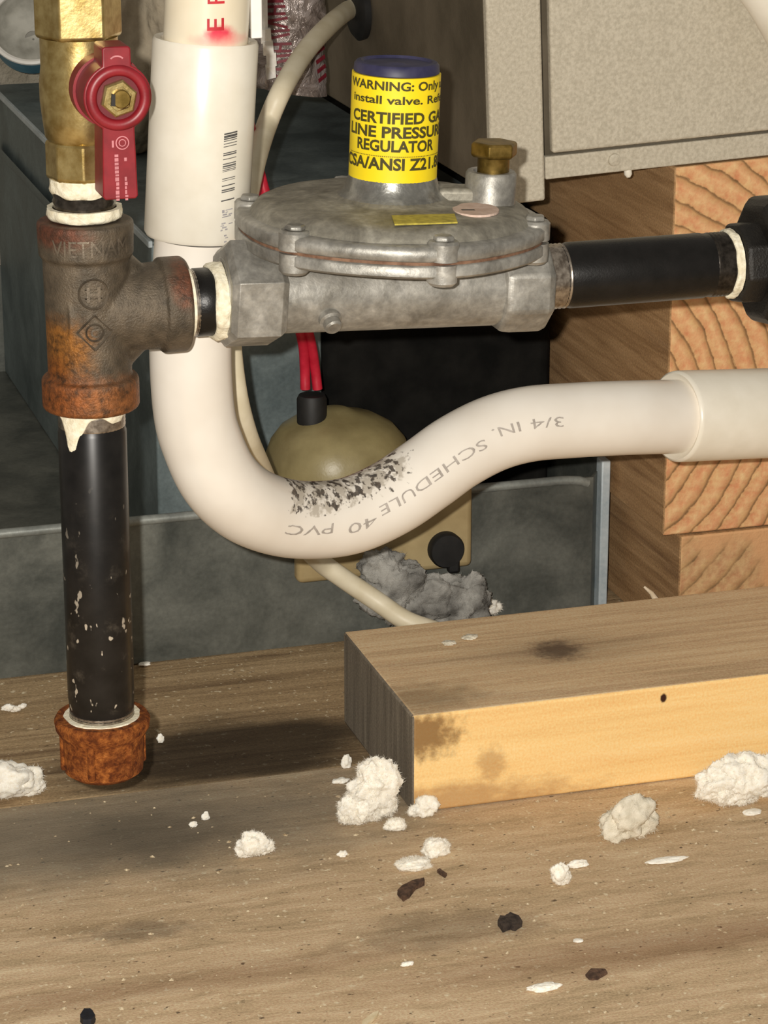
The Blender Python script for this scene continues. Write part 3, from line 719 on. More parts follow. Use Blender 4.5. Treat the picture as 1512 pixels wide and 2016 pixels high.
bm = new(); lathe(bm, [(12.4, ox1-.4), (13.8, ox1+.6), (14.0, ox1+9), (13.4, ox1+10)], (0, CY, RZ), (1,0,0), sides=8, phase=.2); obj('collar', bm, M_un, un, smooth=25, bevel=1)
bm = new(); lathe(bm, [(19.0, ox1+7), (22.5, ox1+10.5), (22.5, ox1+26), (20, ox1+29)], (0, CY, RZ), (1,0,0), sides=8, phase=.25); obj('union_nut', bm, M_un, un, smooth=20, bevel=1.2)
bm = new(); lathe(bm, [(14, ox1+28), (15, ox1+30), (15, ox1+46), (13, ox1+48)], (0, CY, RZ), (1,0,0)); obj('tail_piece', bm, M_un, un)

# ------------------------------------------------------------------ white PVC line
PY = 37.0
tops = [at(412, -120, 1, PY), at(409, -20, 1, PY), at(405, 90, 1, PY)]
def lead(t): return t
cpa, cpb = at(405, 76, 1, PY), at(386, 464, 1, PY)
pp = thing('pvc_pipe', 'straight upper white plastic pipe with red print, entering the coupling', 'pipe', tops[0])
ax = (cpa-tops[0])
tpx = spline([at(413, -160, 1, PY), at(409, -20, 1, PY), cpa+(cpb-cpa)*.1], 10)
k = N('pvc_cream'); v = k.coord('Object'); c = k.ramp(k.noise(v, 50, 3), [(.3, (228,216,190)), (.7, (238,228,206))]); pz = (at(434, 66, 1, PY-13)-tops[0])*S
c = k.mixc(k.math('MULTIPLY', blob_mask(k, pz.x, pz.z, .0042, .0022, 260, .6, .6, 'XZ'), .95), c, (222,22,70))
c = k.mixc(k.math('MULTIPLY', blob_mask(k, pz.x+.001, pz.z-.0022, .0075, .0018, 200, .8, .6, 'XZ'), .6), c, (240,120,120))
M_cream = k.out(c, .3)
obj('pipe', tube(new(), tpx, 13.35, 48, ref=-cF), M_cream, pp, smooth=80)
M_redink = pr('red_ink', (198,30,44), rough=.6)
def pipe_text(bm, txt, pix, py_, yc, h, wdt, R, up, rightv):
    pass
def tube_point(px, py, R, Yc, cxp):
    """point on the front of a near vertical pipe whose centre shows at pixel column cxp"""
    c = at(cxp, py, 1, Yc); d = (px-cxp)/6.3
    d = max(-R*.98, min(R*.98, d)); q = math.sqrt(R*R-d*d)
    view = (CAM-c); view.z = 0; view.normalize(); rgt = Vector((-view.y, view.x, 0))
    return c + rgt*d + view*(q+.12)
bm = new()
vs, fs, wd = glyphs('E', .01)
mapped(bm, vs, fs, lambda p: tube_point(440-p.y/.7*33, 48-p.x/wd*24, 13.35, PY, 408.5), .12)
vs, fs, wd = glyphs('R', .01)
mapped(bm, vs, fs, lambda p: tube_point(441-p.y/.7*33, -4-p.x/wd*24, 13.35, PY, 409), .12)
obj('red_print', bm, M_redink, pp, smooth=0)
# coupling with barcode
cp = thing('pvc_coupling', 'white plastic coupling with a printed barcode on the upright pipe', 'pipe coupling', cpb)
dirc = (cpb-cpa); Lc = dirc.length; du_ = dirc.normalized()
bm = new(); lathe(bm, [(13.5, 1.6), (14.2, .3), (16.2, 0), (16.7, 1), (16.7, Lc-1.2), (16.0, Lc), (13.5, Lc)], cpa, du_, 64, cap=False); obj('sleeve', bm, M_pvc_plain, cp)
bm = new()
def cc(y): return 405+(386-405)*(y-84)/400
def bar(y0, y1, x0, x1, tilt=0):
    n = 4
    for i in range(n):
        xa, xb = x0+(x1-x0)*i/n, x0+(x1-x0)*(i+1)/n
        vs = [bm.verts.new(tube_point(x, y-tilt*(x-x0), 16.7, PY, cc(y))) for x, y in ((xa, y1), (xb, y1), (xb, y0), (xa, y0))]; bm.faces.new(vs)
for y0, y1 in ((246, 249), (250.5, 255), (256, 258.5), (260.5, 262), (266, 267.5), (271.5, 273), (284, 286), (287.5, 290), (296, 297.5), (305, 307), (309, 312), (313.5, 315), (317, 318.5), (320, 321), (334, 335.5), (338, 339), (347.5, 349.5), (355.5, 358), (359.5, 361.5), (376, 378.5)):
    xs = 441+(246-y0)*.045; bar(y0, y1, xs, xs+26, .1)
obj('barcode', bm, simple('barcode_ink', (74,72,70), (92,90,88), 300, rough=.7), cp, smooth=0)
bm = new()
for y0, y1, x0, x1 in ((395, 401, 437, 442), (395, 397, 444, 458), (399, 401, 444, 449), (403, 406, 438, 447), (403, 406, 450, 457), (408, 410, 437, 455), (420, 423, 436, 444), (422, 424, 450, 458), (425, 427, 434, 441), (428, 431, 437, 446), (433, 436, 434, 438), (432, 435, 443, 448), (444, 447, 441, 446), (449, 451, 443, 449), (456, 459, 441, 446)):
    bar(y0, y1, x0, x1, .1)
obj('small_print', bm, simple('pale_ink', (150,146,148), (172,168,168), 300, rough=.7), cp, smooth=0)
# S shaped pipe
cl = [(386, 470, 37), (378, 600, 37), (375, 700, 37), (382, 810, 37), (398, 872, 37), (430, 940, 37), (478, 988, 41), (540, 1015, 48), (610, 1024, 54), (690, 1015, 58), (770, 980, 61), (840, 933, 63), (900, 890, 65), (970, 854, 67), (1040, 835, 68), (1120, 828, 70), (1220, 823, 72), (1330, 820, 77), (1420, 818, 81)]
path = spline([at(a, b, 1, y) for a, b, y in cl], 8)
alen = [0]
for a, b in zip(path, path[1:]): alen.append(alen[-1]+(b-a).length)
def s_at_px(px, i0=0):
    """arc length where the path shows nearest to pixel column px on the rising half"""
    best = None
    for i in range(i0, len(path)):
        q = path[i]-CAM; x = 756+FPX*q.dot(cR)/q.dot(cF)
        if best is None or abs(x-px) < best[0]: best = (abs(x-px), alen[i])
    return best[1]
i_mid = 5*8
k = N('pvc_mouldy'); base = (226,221,210)
tc = k.n('ShaderNodeTexCoord'); su = k.n('ShaderNodeSeparateXYZ'); k.l(tc.outputs['UV'], su.inputs[0])
c = k.ramp(k.noise(k.coord('Object'), 40, 3), [(.3, (226,218,206)), (.7, (236,230,220))])
def sfix(s):
    # the strip of pipe facing the camera lies a little further along where the pipe recedes
    i = min(range(len(alen)), key=lambda j: abs(alen[j]-s))
    T = (path[min(i+1, len(path)-1)]-path[max(i-1, 0)]).normalized(); vt = (CAM-path[i]).normalized().dot(T)
    return s+13.35*vt/math.sqrt(max(.05, 1-vt*vt))
s0, s1 = sfix(s_at_px(545, i_mid))*S, sfix(s_at_px(855, i_mid))*S
um = k.math('MULTIPLY', k.smooth(su.outputs[0], s0-.006, s0+.008), k.math('SUBTRACT', 1.0, k.smooth(su.outputs[0], s1-.012, s1+.008)))
vdeg = lambda d: math.radians(d)*.0133
bm = new(); tube(bm, path, 13.35, 48, ref=-cF, uv=True)
# which sign of v is the upper side of the pipe
T0 = (path[i_mid+30]-path[i_mid+28]).normalized(); N0 = (-cF - T0*(-cF).dot(T0)).normalized(); B0 = T0.cross(N0)
SG = 1 if B0.z > 0 else -1
dv = k.math('ABSOLUTE', k.math('SUBTRACT', su.outputs[1], vdeg(SG*54)))
vmask = k.math('SUBTRACT', 1.0, k.smooth(dv, .006, .0155))
mask = k.math('MULTIPLY', um, vmask)
uvv = k.coord('UV')
nb = k.noise(uvv, 330, 4, .55)
blk = k.smooth(k.math('ADD', nb, k.math('MULTIPLY', k.math('SUBTRACT', mask, 1.0), .30)), .485, .57)
gry = k.smooth(k.math('ADD', k.noise(uvv, 170, 4, .6), k.math('MULTIPLY', k.math('SUBTRACT', mask, 1.0), .4)), .42, .54)
c = k.mixc(k.math('MULTIPLY', gry, .55), c, (148,136,116))
c = k.mixc(k.math('MULTIPLY', blk, .92), c, k.ramp(k.noise(uvv, 700, 2), [(.35, (34,28,26)), (.65, (84,72,62))]))
M_Sm = k.out(c, .28, 0, .5)
bp = thing('bent_pvc_pipe', 'white plastic pipe bent into an S with black mould spots', 'pipe', path[60])
bpo = obj('pipe', bm, M_Sm, bp, smooth=80)
def pipe_frame(s):
    i = 0
    while i < len(alen)-2 and alen[i+1] < s: i += 1
    t = (s-alen[i])/(alen[i+1]-alen[i]); p = path[i].lerp(path[i+1], t)
    T = (path[min(i+2, len(path)-1)]-path[max(i-1, 0)]).normalized()
    V = (CAM-p).normalized(); Nn = (V-T*V.dot(T)).normalized(); D = T.cross(Nn)
    if D.z > 0: D = -D
    return p, T, Nn, D
M_pvcink = simple('grey_pvc_ink', (156,148,140), (184,176,168), 500, rough=.6)
bm = new()
for txt, xs, xe, ph in (('3/4 IN.', 1108, 972, 2), ('SCHEDULE', 956, 736, 10), ('40', 727, 676, 18), ('PVC', 652, 568, 12)):
    sa, sb = sfix(s_at_px(xs, i_mid)), sfix(s_at_px(xe, i_mid)); vs, fs, wd = glyphs(txt, 0.0)
    def fn(p, sa=sa, sb=sb, wd=wd, ph=ph):
        s = sa+(sb-sa)*p.x/wd; pp_, T, Nn, D = pipe_frame(s)
        t = math.radians(ph)+((p.y-.35)/.7*3.5)/13.35
        return pp_+(Nn*math.cos(t)+D*math.sin(t))*13.47
    mapped(bm, vs, fs, fn, .25)
obj('pipe_print', bm, M_pvcink, bp, smooth=0)
# right coupling
ra, rb = at(1328, 820, 1, 77), at(1600, 810, 1, 90)
bm = new(); dr = rb-ra; L = dr.length
lathe(bm, [(13.4, 1.5), (15.6, 0), (16.4, .5), (16.6, 1.6), (16.6, L)], ra, dr.normalized(), 64)
tag(obj('pvc_coupling', bm, M_pvc_plain, smooth=50), 'white plastic coupling on the level pipe at the right edge', 'pipe coupling')
# cable tie hanging beside the upper pipe
ct_ = thing('cable_tie', 'white plastic strap end hanging beside the upper pipe', 'cable tie', at(503, 70, 1, 34))
bm = new(); z0, z1 = at(503, 75, 1, 34).z, at(505, -60, 1, 34).z; xa, xb = at(493, 40, 1, 34).x, at(515, 40, 1, 34).x
box(bm, xa, xb, 33, 34.6, z0, z1); obj('strap_tail', bm, simple('white_nylon', (232,230,224), (244,242,238), 100, rough=.4), ct_, bevel=.4)
bm = new(); cz = z1-4; pc = at(412, -90, 1, PY); lathe(bm, [(13.5, -2), (14.6, -2), (14.6, 2), (13.5, 2), (13.5, -2)], (pc.x, pc.y, z1-2), (0,0,1), 40, cap=False); obj('strap_loop', bm, M_pvc_plain, ct_)

# ------------------------------------------------------------------ float switch on the pan lip
M_beige = simple('beige_plastic', (122,110,74), (146,134,94), 60, rough=.38, bump=.1)
M_beige2 = simple('beige_bracket', (158,138,98), (178,158,116), 60, rough=.55)
fs0 = at(585, 1150, 1, 224); fs1 = at(930, 1000, 1, 224)
sw = thing('float_switch', 'beige plastic float switch clipped over the pan lip', 'float switch', (fs0.x+35, 228, fs0.z))
br = obj('bracket', box(new(), fs0.x, fs1.x, 223, 230.5, fs0.z, PH+6), M_beige2, sw, bevel=2.5)
obj('bracket_top', box(new(), fs0.x+1, fs1.x-1, 224, 250, PH+4.2, PH+10), M_beige2, sw, bevel=2)
dm = at(660, 930, 1, 243)
def domer(r, t, h): return r
bm = new(); prof = [(27, PH+3), (28.5, PH+7), (28.8, PH+12), (28.2, PH+17), (26, PH+23), (22, PH+28.5), (16, PH+32.5), (9, PH+34.5), (5, PH+36.6), (.5, PH+36.8)]
a_, u_, v_ = frame((0,0,1))
def dr_(r, t, h):
    d = u_*math.cos(t)+v_*math.sin(t); return r*(1+.16*max(0, d.x))
lathe(bm, prof, (dm.x, 246, 0), seg=64, rfun=dr_); dome = obj('dome', bm, M_beige, sw, smooth=60)
wp = at(614, 815, 1, 243)
bm = new(); lathe(bm, [(6.2, -2), (6.2, 9.5), (5.4, 11.2)], (wp.x, 243, wp.z-3), (0,0,1), 28); obj('strain_relief', bm, M_rubber, sw, parent=dome)
kb = at(878, 1082, 1, 221)
bm = new(); lathe(bm, [(7.4, -2), (7.6, 3.5), (6.9, 4.6), (.4, 4.9)], (kb.x, 223, kb.z), (0,-1,0), 40); kn = obj('clamp_screw', bm, M_rubber, sw)
bm = new(); box(bm, kb.x+.6, kb.x+5.6, 218.6, 222.8, kb.z-10.2, kb.z-3); obj('screw_tab', bm, M_rubber, sw, bevel=1.2, parent=kn)
# red wires
M_wire = simple('red_wire', (176,22,46), (196,36,60), 200, rough=.4)
wr = thing('wire_pair', 'pair of red wires running down behind the regulator to the float switch', 'wire', (wp.x, 243, wp.z+9))
for sg in (-1, 1):
    pts = [at(474+sg*6, 180, 1, 222), at(494+sg*6, 290, 1, 218), at(508+sg*6, 350, 1, 214), at(535+sg*7, 450, 1, 214), at(578+sg*8, 580, 1, 225), at(603+sg*8, 670, 1, 238), at(610+sg*10, 725, 1, 243), at(613+sg*12, 766, 1, 243)]
    obj('wire', tube(new(), spline(pts, 8), 2.1, 12), M_wire, wr, smooth=80)

# ------------------------------------------------------------------ cream cable
M_cable = simple('cream_cable', (214,202,172), (228,218,192), 80, rough=.45)
gin = gc+Vector((-2, 0, 0))
cpts = [gin+Vector((-4.2, 0, .4)), gin+Vector((-9, -4, 0)), at(650, 48, 1, gin.y-45), at(600, 103, 1, gin.y-85), at(556, 175, 1, gin.y-120), at(524, 250, 1, 225), at(501, 325, 1, 190), at(478, 430, 1, 150), at(455, 560, 1, 120), at(452, 660, 1, 105), at(462, 760, 1, 100), at(480, 840, 1, 105), at(505, 905, 1, 120), at(560, 1020, 1, 170), at(620, 1096, 1, 205), at(672, 1136, 1, 208), at(740, 1182, 1, 204), at(800, 1222, 1, 196)]
e = cpts[-1]; cpts += [e+Vector((14, -3, -6)), Vector((e.x+34, e.y-6, 4.6)), Vector((e.x+70, e.y-4, 4.4))]
tag(obj('cable', tube(new(), spline(cpts, 8), 4.1, 20), M_cable, smooth=80), 'cream cable curving from the black grommet down behind the white pipe', 'cable')

# ------------------------------------------------------------------ clear film jacket with red lettering
k = N('crinkled_film'); v = k.coord('Object'); n1 = k.noise(v, 120, 5, .6, 1.2)
c = k.ramp(n1, [(.3, (98,86,80)), (.5, (150,138,132)), (.7, (196,186,184))])
k.bump(n1, .8, .003); M_film = k.out(c, .22, .35)
fc = at(570, 80, 1, 330); fb = at(582, 188, 1, 318).z; ft = at(582, -80, 1, 330).z
bm = new(); nseg = 64; rows = 24; rings = []
for j in range(rows+1):
    h = fb+(ft-fb)*j/rows; ring = []
    for i in range(nseg):
        t = 2*PI*i/nseg; r = 16.5+1.5*noise.noise(Vector((math.cos(t)*2.2, math.sin(t)*2.2, h*.11)))+.8*noise.noise(Vector((t*5, h*.4, 2)))
        ring.append(bm.verts.new((fc.x+r*math.cos(t), 334+r*math.sin(t), h-(3*math.cos(t) if j == 0 else 0))))
    rings.append(ring)
for p, q in zip(rings, rings[1:]):
    for i in range(nseg): bm.faces.new((p[i], p[(i+1) % nseg], q[(i+1) % nseg], q[i]))
bm.faces.new(rings[0][::-1]); bm.faces.new(rings[-1])
fj = thing('insulated_line', 'insulated line wrapped in crinkled clear film with red lettering', 'insulated line', (fc.x, 334, fb))
obj('film_jacket', bm, M_film, fj, smooth=30)
M_maroon = simple('maroon_print', (92,18,30), (124,36,48), 400, rough=.5)
bm = new(); fview = -90-math.degrees(math.atan2(fc.x, 1150))
def fpt(a, z): t = math.radians(fview+a); return Vector((fc.x+18.3*math.cos(t), 334+18.3*math.sin(t), z))
def stroke(a0, z0, a1, z1, wd=1.2):
    p0, p1 = fpt(a0, z0), fpt(a1, z1); d = (p1-p0).normalized(); nrm = (p0-Vector((fc.x, 334, z0))).normalized(); s = d.cross(nrm)*wd*.5
    vs = [bm.verts.new(q) for q in (p0-s, p1-s, p1+s, p0+s)]; bm.faces.new(vs)
zt = at(560, -15, 1, 318).z
zz = zt
for i, pat in enumerate(('E', 'H', 'V', 'S', 'H', 'N', 'E')):
    h = 4.0
    z1_, z0_ = zz, zz-h; a0, a1 = -34+i*2.0, -4+i*2.5
    if pat in 'EH': stroke(a0, z0_, a1, z0_+.6); stroke(a0, z1_-1, a1, z1_-.4); stroke((a0+a1)/2, z0_, (a0+a1)/2+2, z1_-.5)
    if pat == 'V': stroke(a0, z0_+2, a1, z1_); stroke(a0, z0_+2, a1, z0_)
    if pat in 'SN': stroke(a0, z0_, a1, z1_-1.5); stroke(a0, z1_-1, a1, z1_+.2); stroke(a0, z0_, a0, z1_)
    zz -= h+1.2
for i in range(5): stroke(38+i*2, zt-22-i*4, 58+i*1.5, zt-20-i*4, 1.8)
obj('red_lettering', bm, M_maroon, fj, smooth=0)
# foil scrap, its glint put into a near-white colour
bm = new(); q = at(522, 100, 1, 300)
for i in range(4):
    zc = q.z+ (6-5*i); c0 = Vector((q.x+rnd.uniform(-1,1)+i*.8, 298+rnd.uniform(-1,1), zc))
    prism(bm, [c0+Vector((-2.2, rnd.uniform(-.5,.5), 3)), c0+Vector((2.0, rnd.uniform(-1,1), 3.4)), c0+Vector((2.4, rnd.uniform(-1,1), -2.2)), c0+Vector((-1.8, rnd.uniform(-1,1), -2.8))], Vector((.3, 2.0, .2)))
box(bm, q.x-1, q.x+1, 299, 322, q.z+6, q.z+24)
tag(obj('foil_tape', bm, simple('foil_glint', (230,226,216), (252,250,246), 200, rough=.25, metal=.1), smooth=20), 'scrap of bright silver foil tape beside the upper white pipe', 'foil tape')

# ------------------------------------------------------------------ background at the upper left
def lump(bm, c, rx, ry, rz, seed, sub=4, amp=.25, fine=.08, flat=None):
    b = bmesh.new(); bmesh.ops.create_icosphere(b, subdivisions=sub, radius=1)
    c = Vector(c); mp = {}
    for v in b.verts:
        d = v.co.normalized(); s3 = Vector((seed*3.1, seed*1.7, seed))
        k_ = 1+amp*noise.noise(d*1.6+s3)*1.6+amp*.6*noise.noise(d*4+s3)+fine*1.6*noise.noise(d*11+s3)+fine*noise.noise(d*23+s3)
        p = Vector((d.x*rx*k_, d.y*ry*k_, d.z*rz*k_))
        if flat is not None and c.z+p.z < flat: p.z = flat-c.z+abs(noise.noise(d*9+s3))*.15
        mp[v] = bm.verts.new(c+p)
    for f in b.faces: bm.faces.new([mp[v] for v in f.verts])
    b.free(); return bm
bm = new(); q = at(245, 130, 1, 470); lump(bm, (q.x+8, 486, BZ+46), 24, 30, 48, 4.2, 5, .10, .03, flat=BZ+.1)
M_wrap = simple('grey_wrap', (156,144,124), (190,178,156), 60, rough=.95, bump=.6, bscale=500, spec=.1)
tag(obj('insulation_wrap', bm, M_wrap, smooth=80), 'lumpy grey beige insulation bundle behind the red handle', 'insulation')
cup = thing('funnel_cup', 'round white rimmed cup with blue outside in the top left corner', 'cup', at(60, 90, 1, 640))
q = at(62, 50, 1, 640); axd = (CAM-q).normalized(); axd = (axd+Vector((-.06, 0, .62))).normalized()
K_ = 1.18
sc_ = lambda pr_: [(r*K_, h*K_) for r, h in pr_]
bm = new(); lathe(bm, sc_([(17.6, 0), (15.4, -9), (12, -12), (.5, -12.6)]), q, axd, 56, cap=False); obj('inner_bowl', bm, simple('grey_plastic', (150,148,138), (190,188,178), 90, rough=.6), cup)
bm = new(); lathe(bm, sc_([(19.6, -.6), (19.6, .5), (18.6, 1.2), (17.4, .6), (17.3, -.6)]), q, axd, 56, cap=False); obj('rim', bm, simple('pale_plastic', (236,232,224), (246,244,240), 60, rough=.4), cup)
bm = new(); lathe(bm, sc_([(19.3, -.4), (18.9, -5), (17.6, -12), (13, -15), (6, -16), (.4, -16.2)]), q, axd, 56, cap=False); obj('outer_shell', bm, simple('blue_plastic', (66,108,128), (92,138,158), 60, rough=.5), cup)
bm = new(); lathe(bm, [(5, 0), (5, 78)], q-axd*14*K_, (0,1,0), 24); obj('mounting_stub', bm, simple('stub_grey', (120,118,110), (150,148,140), 60, rough=.6), cup)

# ------------------------------------------------------------------ loose insulation, chips and crumbs
def fuzz(bm, seed, length, keep=1.0, floor_z=.2):
    """short hairs standing on every vertex of the tuft"""
    r = random.Random(seed); bm.normal_update()
    src = [(v.co.copy(), v.normal.copy()) for v in bm.verts]
    for p, nrm in src:
        if r.random() > keep: continue
        d = (nrm+Vector((r.uniform(-1,1), r.uniform(-1,1), r.uniform(-1,1)))*.9).normalized()*length*r.uniform(.3, 1.2)
        q_ = p+d; q_.z = max(floor_z, q_.z)
        s = d.cross(Vector((r.uniform(-1,1), r.uniform(-1,1), r.uniform(-1,1))))
        if s.length < 1e-6: continue
        s = s.normalized()*.075; bm.faces.new((bm.verts.new(p-s-nrm*.05), bm.verts.new(p+s-nrm*.05), bm.verts.new(q_)))
def fluff(label, x0, x1, y0, y1, mat=None, lumps=None, seed=1.0, hf=1.0, dy=.6, sub=5, fib=60, base=None, name='insulation_tuft'):
    """tuft whose outline shows between the pixel columns x0..x1 and rows y0..y1 on the deck"""
    cxp, cyp = (x0+x1)/2, y1
    b = at(cxp, cyp-2, 2, 0 if base is None else base); sc = FPX/((b-CAM).dot(cF))
    wmm = (x1-x0)/sc; hpx = (y1-y0)/sc
    rx = wmm/2; ry = max(rx*dy, .8)
    ry = min(ry, hpx*.9)
    rz = max((hpx - 2*ry*.30)/.95, hpx*.45)*.62*hf
    c = Vector((b.x+ry*.29*.3, b.y+ry*.9, rz*.72+(base or 0)))
    bm = new()
    if lumps is None: lump(bm, c, rx*.92, ry, rz, seed, sub, .20, .04, flat=.15+(base or 0))
    else:
        for (fx, fz, f) in lumps:
            lump(bm, c+Vector((fx*rx, -fz*2, max(fz*rz, -rz*.3))), rx*f, ry*f, rz*f*1.05, seed+fx*3+fz, sub-1, .24, .055, flat=.15+(base or 0))
    if fib > 20 and hf > .65: fuzz(bm, int(seed*10), max(.5, min(1.6, rx*.16)), .75, .15+(base or 0))
    return tag(obj(name, bm, mat or M_fluff, smooth=60), label, 'insulation', 'white insulation scraps on the deck')
fluff('big white insulation tuft cut off by the left edge', -40, 92, 1496, 1586, lumps=[(-.2,.2,.8), (.3,.1,.6), (.6,-.3,.4), (-.6,.4,.6)], seed=1.3)
fluff('small curled white scrap above the big tuft at the left edge', 4, 56, 1378, 1410, lumps=[(-.5,.1,.45), (.1,-.3,.4), (.6,.1,.32)], seed=2.1, fib=20)
fluff('white tuft lying alone in the middle of the deck below the rusty cap', 464, 546, 1634, 1697, lumps=[(-.1,.2,.75), (.55,-.1,.45), (-.4,-.2,.5)], seed=3.7)
fluff('largest fluffy white clump beside the end of the loose board', 668, 796, 1520, 1636, lumps=[(.18,.45,.70), (-.2,-.1,.6), (-.62,-.5,.36), (.45,-.1,.5)], seed=4.9, hf=1.15, fib=160, sub=6)
fluff('small tuft against the bottom corner of the loose board', 806, 868, 1566, 1616, lumps=[(.1,.1,.8), (-.5,-.2,.45)], seed=5.5)
fluff('flat white scrap just in front of the largest clump', 758, 806, 1612, 1640, seed=6.1, fib=25)
fluff('rounded white scrap in front of the board corner', 832, 890, 1650, 1692, seed=7.2, fib=30)
fluff('pale pointed flake beside the rounded scrap', 780, 856, 1680, 1719, seed=8.4, fib=25, hf=.7)
fluff('greyish insulation lump in front of the yellow board face', 1188, 1306, 1570, 1667, mat=M_fluff_grey, lumps=[(0,.3,.72), (-.35,-.1,.62), (.42,-.1,.55)], seed=9.1, hf=1.05, fib=60)
fluff('bright white clump against the board at the right edge', 1385, 1545, 1498, 1606, lumps=[(-.45,.1,.6), (.1,.25,.7), (.6,.2,.6), (.15,-.4,.4)], seed=10.3, hf=1.25, fib=160, sub=6)
fluff('long thin white flake below the greyish lump', 1268, 1360, 1682, 1702, seed=11.0, hf=.5, dy=.22, fib=6)
fluff('fuzzy wisp standing left of the long thin flake', 1083, 1134, 1696, 1750, lumps=[(-.2,.2,.7), (.2,-.3,.6)], seed=12.2, fib=90)
fluff('short wisp just above the fuzzy wisp', 1118, 1162, 1686, 1712, seed=13.0, hf=.6, fib=20, dy=.4)
fluff('slanted white sliver near the bottom of the picture right of centre', 1040, 1110, 1926, 1956, seed=14.4, hf=.5, dy=.4, fib=10)
fluff('tiny cream flake low on the deck left of the sliver', 789, 817, 1889, 1906, seed=15.2, hf=.6, dy=.5, fib=0, sub=4)
fluff('tiny yellowish crumb between the lone tuft and the pointed flake', 664, 686, 1676, 1691, seed=16.6, fib=0, sub=4)
fluff('tiny flake right of the black chip', 1128, 1152, 1846, 1859, seed=17.1, fib=0, sub=4, hf=.6)
fluff('white scrap standing behind the largest clump by the board end', 672, 694, 1487, 1516, seed=18.9, fib=10, sub=4)
fluff('flat pale scrap left of the largest clump', 655, 690, 1527, 1546, seed=19.3, fib=10, sub=4, hf=.6)
fluff('tiny bright flake right of the rusty cap', 309, 325, 1446, 1466, seed=20.4, fib=0, sub=4)
fluff('small flake beside the black drip leg near the pan', 272, 298, 1300, 1314, seed=21.7, fib=0, sub=4, hf=.6)
fluff('small bright scrap under the clump at the right edge', 1464, 1506, 1590, 1608, seed=22.2, fib=8, sub=4, hf=.6)
fluff('pale fleck on the bare deck left of the lone tuft', 372, 390, 1618, 1632, seed=23.1, fib=0, sub=4)
fluff('pale upright fleck on the deck below the rusty cap', 397, 414, 1600, 1618, seed=24.9, fib=0, sub=4)
t_ = fluff('white fluff lying behind the loose board by the float switch', 888, 980, 1182, 1232, seed=26.0, fib=90, base=0, lumps=[(0,.2,.7), (-.45,-.1,.55), (.4,0,.5)])
t_.location.y -= .012; t_.location.z += .006
bm = new()
for px, py, rx, ry, rz, sd in ((775, 1160, 13, 7, 14, 1.0), (840, 1185, 16, 7, 12, 2.3), (915, 1190, 11, 7, 12, 3.1), (752, 1118, 9, 5, 8, 4.4)):
    q = at(px, py, 1, 212); lump(bm, (q.x, 212, q.z), rx, ry, rz, sd, 5, .28, .05, flat=.2)
fuzz(bm, 5, 1.5, .35)
tag(obj('dust_clump', bm, M_dust, smooth=70), 'grey dusty wool clump in front of the pan under the float switch', 'dust clump')
# dark chips
M_chip = simple('dark_chip', (58,40,30), (104,78,60), 500, rough=.9, bump=.8)
def chip(label, pix, th, mat=M_chip, name='bark_chip', cat='debris', lift=.2):
    bm = new(); P = [at(a, b, 2, lift) for a, b in pix]; prism(bm, P, Vector((0,0,th)))
    bmesh.ops.subdivide_edges(bm, edges=bm.edges[:], cuts=2, use_grid_fill=True)
    for v in bm.verts: v.co += Vector((1,1,.6))*.25*noise.noise(v.co*.9)
    for v in bm.verts: v.co.z = max(v.co.z, .12)
    return tag(obj(name, bm, mat, smooth=30), label, cat)
chip('brown curled bark chip in front of the pale pointed flake', [(782, 1762), (792, 1752), (812, 1742), (834, 1737), (836, 1743), (818, 1752), (806, 1768), (794, 1775)], 1.8)
chip('thick black chip on the deck right of centre', [(980, 1822), (985, 1812), (994, 1813), (1004, 1806), (1021, 1812), (1028, 1824), (1014, 1834), (1006, 1830), (990, 1836)], 2.0, simple('black_chip', (34,26,22), (74,62,54), 500, rough=.9, bump=.8))
chip('small dark splinter below the pale pointed flake', [(860, 1718), (866, 1714), (880, 1724), (876, 1729)], 1.0)
chip('black scrap at the bottom edge on the left', [(158, 2012), (166, 2000), (178, 1999), (188, 2012), (180, 2022), (164, 2022)], 2.6, simple('black_scrap', (14,16,24), (28,30,40), 500, rough=.7))
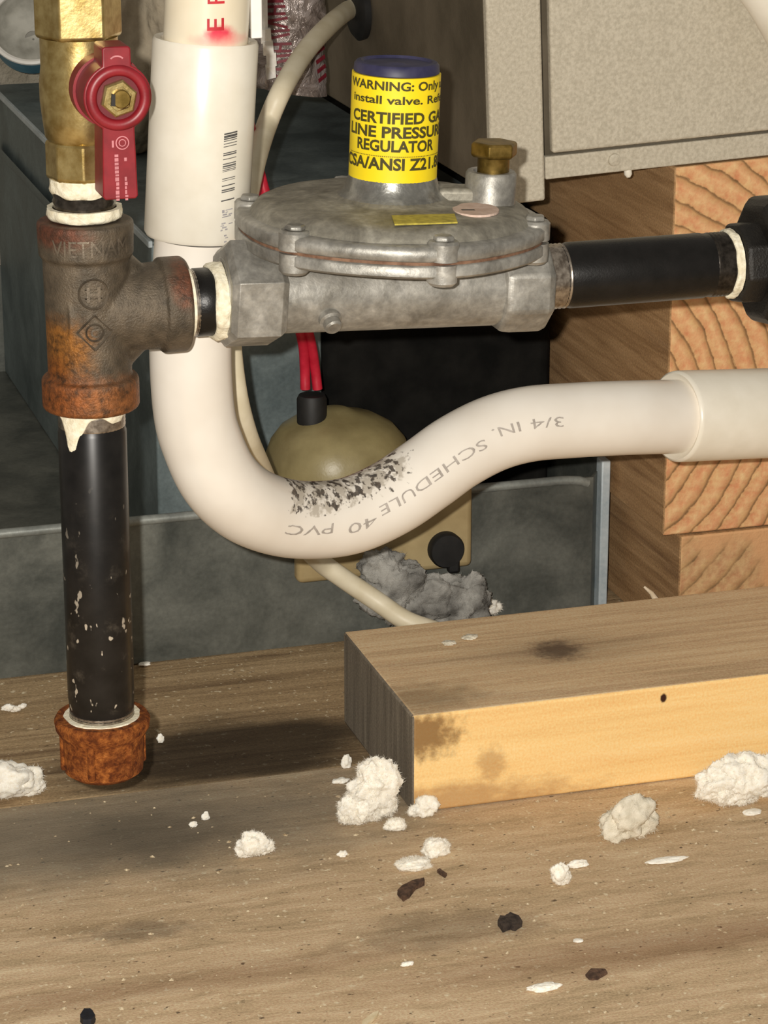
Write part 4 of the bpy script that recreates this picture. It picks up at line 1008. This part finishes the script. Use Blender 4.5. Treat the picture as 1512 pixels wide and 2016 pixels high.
chip('dark brown sliver near the bottom right of the deck', [(1152, 1922), (1164, 1910), (1190, 1910), (1196, 1918), (1176, 1930), (1160, 1930)], .7)
chip('pale wood splinter at the bottom edge', [(714, 2014), (734, 1998), (746, 1995), (742, 2004), (722, 2022), (712, 2022)], .9, simple('pale_splinter', (206,188,150), (226,210,176), 300, rough=.8), 'wood_splinter')
bm = new(); p0 = at(1268, 1155, 1, 180); p1 = at(1291, 1181, 1, 178); tube(bm, [p0, (p0+p1)/2+Vector((.4,-.6,.3)), p1], lambda t: .5+.9*t, 8)
tag(obj('wood_splinter', bm, simple('fresh_splinter', (210,190,160), (232,214,188), 300, rough=.8), smooth=60), 'pale splinter sticking up behind the board by the beam', 'debris')
# scrap of insulation on the board top
for i, (px, py, r) in enumerate(((884, 1268, 2.6), (925, 1256, 2.8))):
    q = at(px, py, 2, 38.4); bm = new(); lump(bm, (q.x, q.y, 38.9), r, r*.9, .7, 30+i, 4, .25, .1, flat=38.3)
    tag(obj('insulation_tuft', bm, M_fluff_grey, smooth=60), ('left', 'right')[i]+' of two small pale scraps on top of the loose board', 'insulation', 'scraps on the board')
# fine crumbs nobody could count
bm = new(); r = random.Random(11)
for _ in range(520):
    x, y = r.uniform(95, 420), r.gauss(10, 60)
    if y > 108 or y < -140 or (x > BBX-2 and y > BBY-2): continue
    s = r.choice((.25, .35, .5, .5, .7, 1.0)); h = s*.6
    pts = [Vector((x+s*math.cos(t+r.uniform(-.4,.4))*r.uniform(.7,1.3), y+s*math.sin(t)*r.uniform(.7,1.3), .05)) for t in (0, 1.3, 2.5, 3.8, 5.0)]
    top = bm.verts.new((x, y, h)); vs = [bm.verts.new(p) for p in pts]
    for i in range(5): bm.faces.new((vs[i], vs[(i+1) % 5], top))
cr = tag(obj('crumbs', bm, simple('pale_crumb', (150,124,90), (222,206,174), 900, rough=.95), org=(250, 0, 0), smooth=0), 'fine pale crumbs and dust strewn over the deck', 'debris')
cr['kind'] = 'stuff'
for o in bpy.data.objects:
    if '_o' in o: del o['_o']
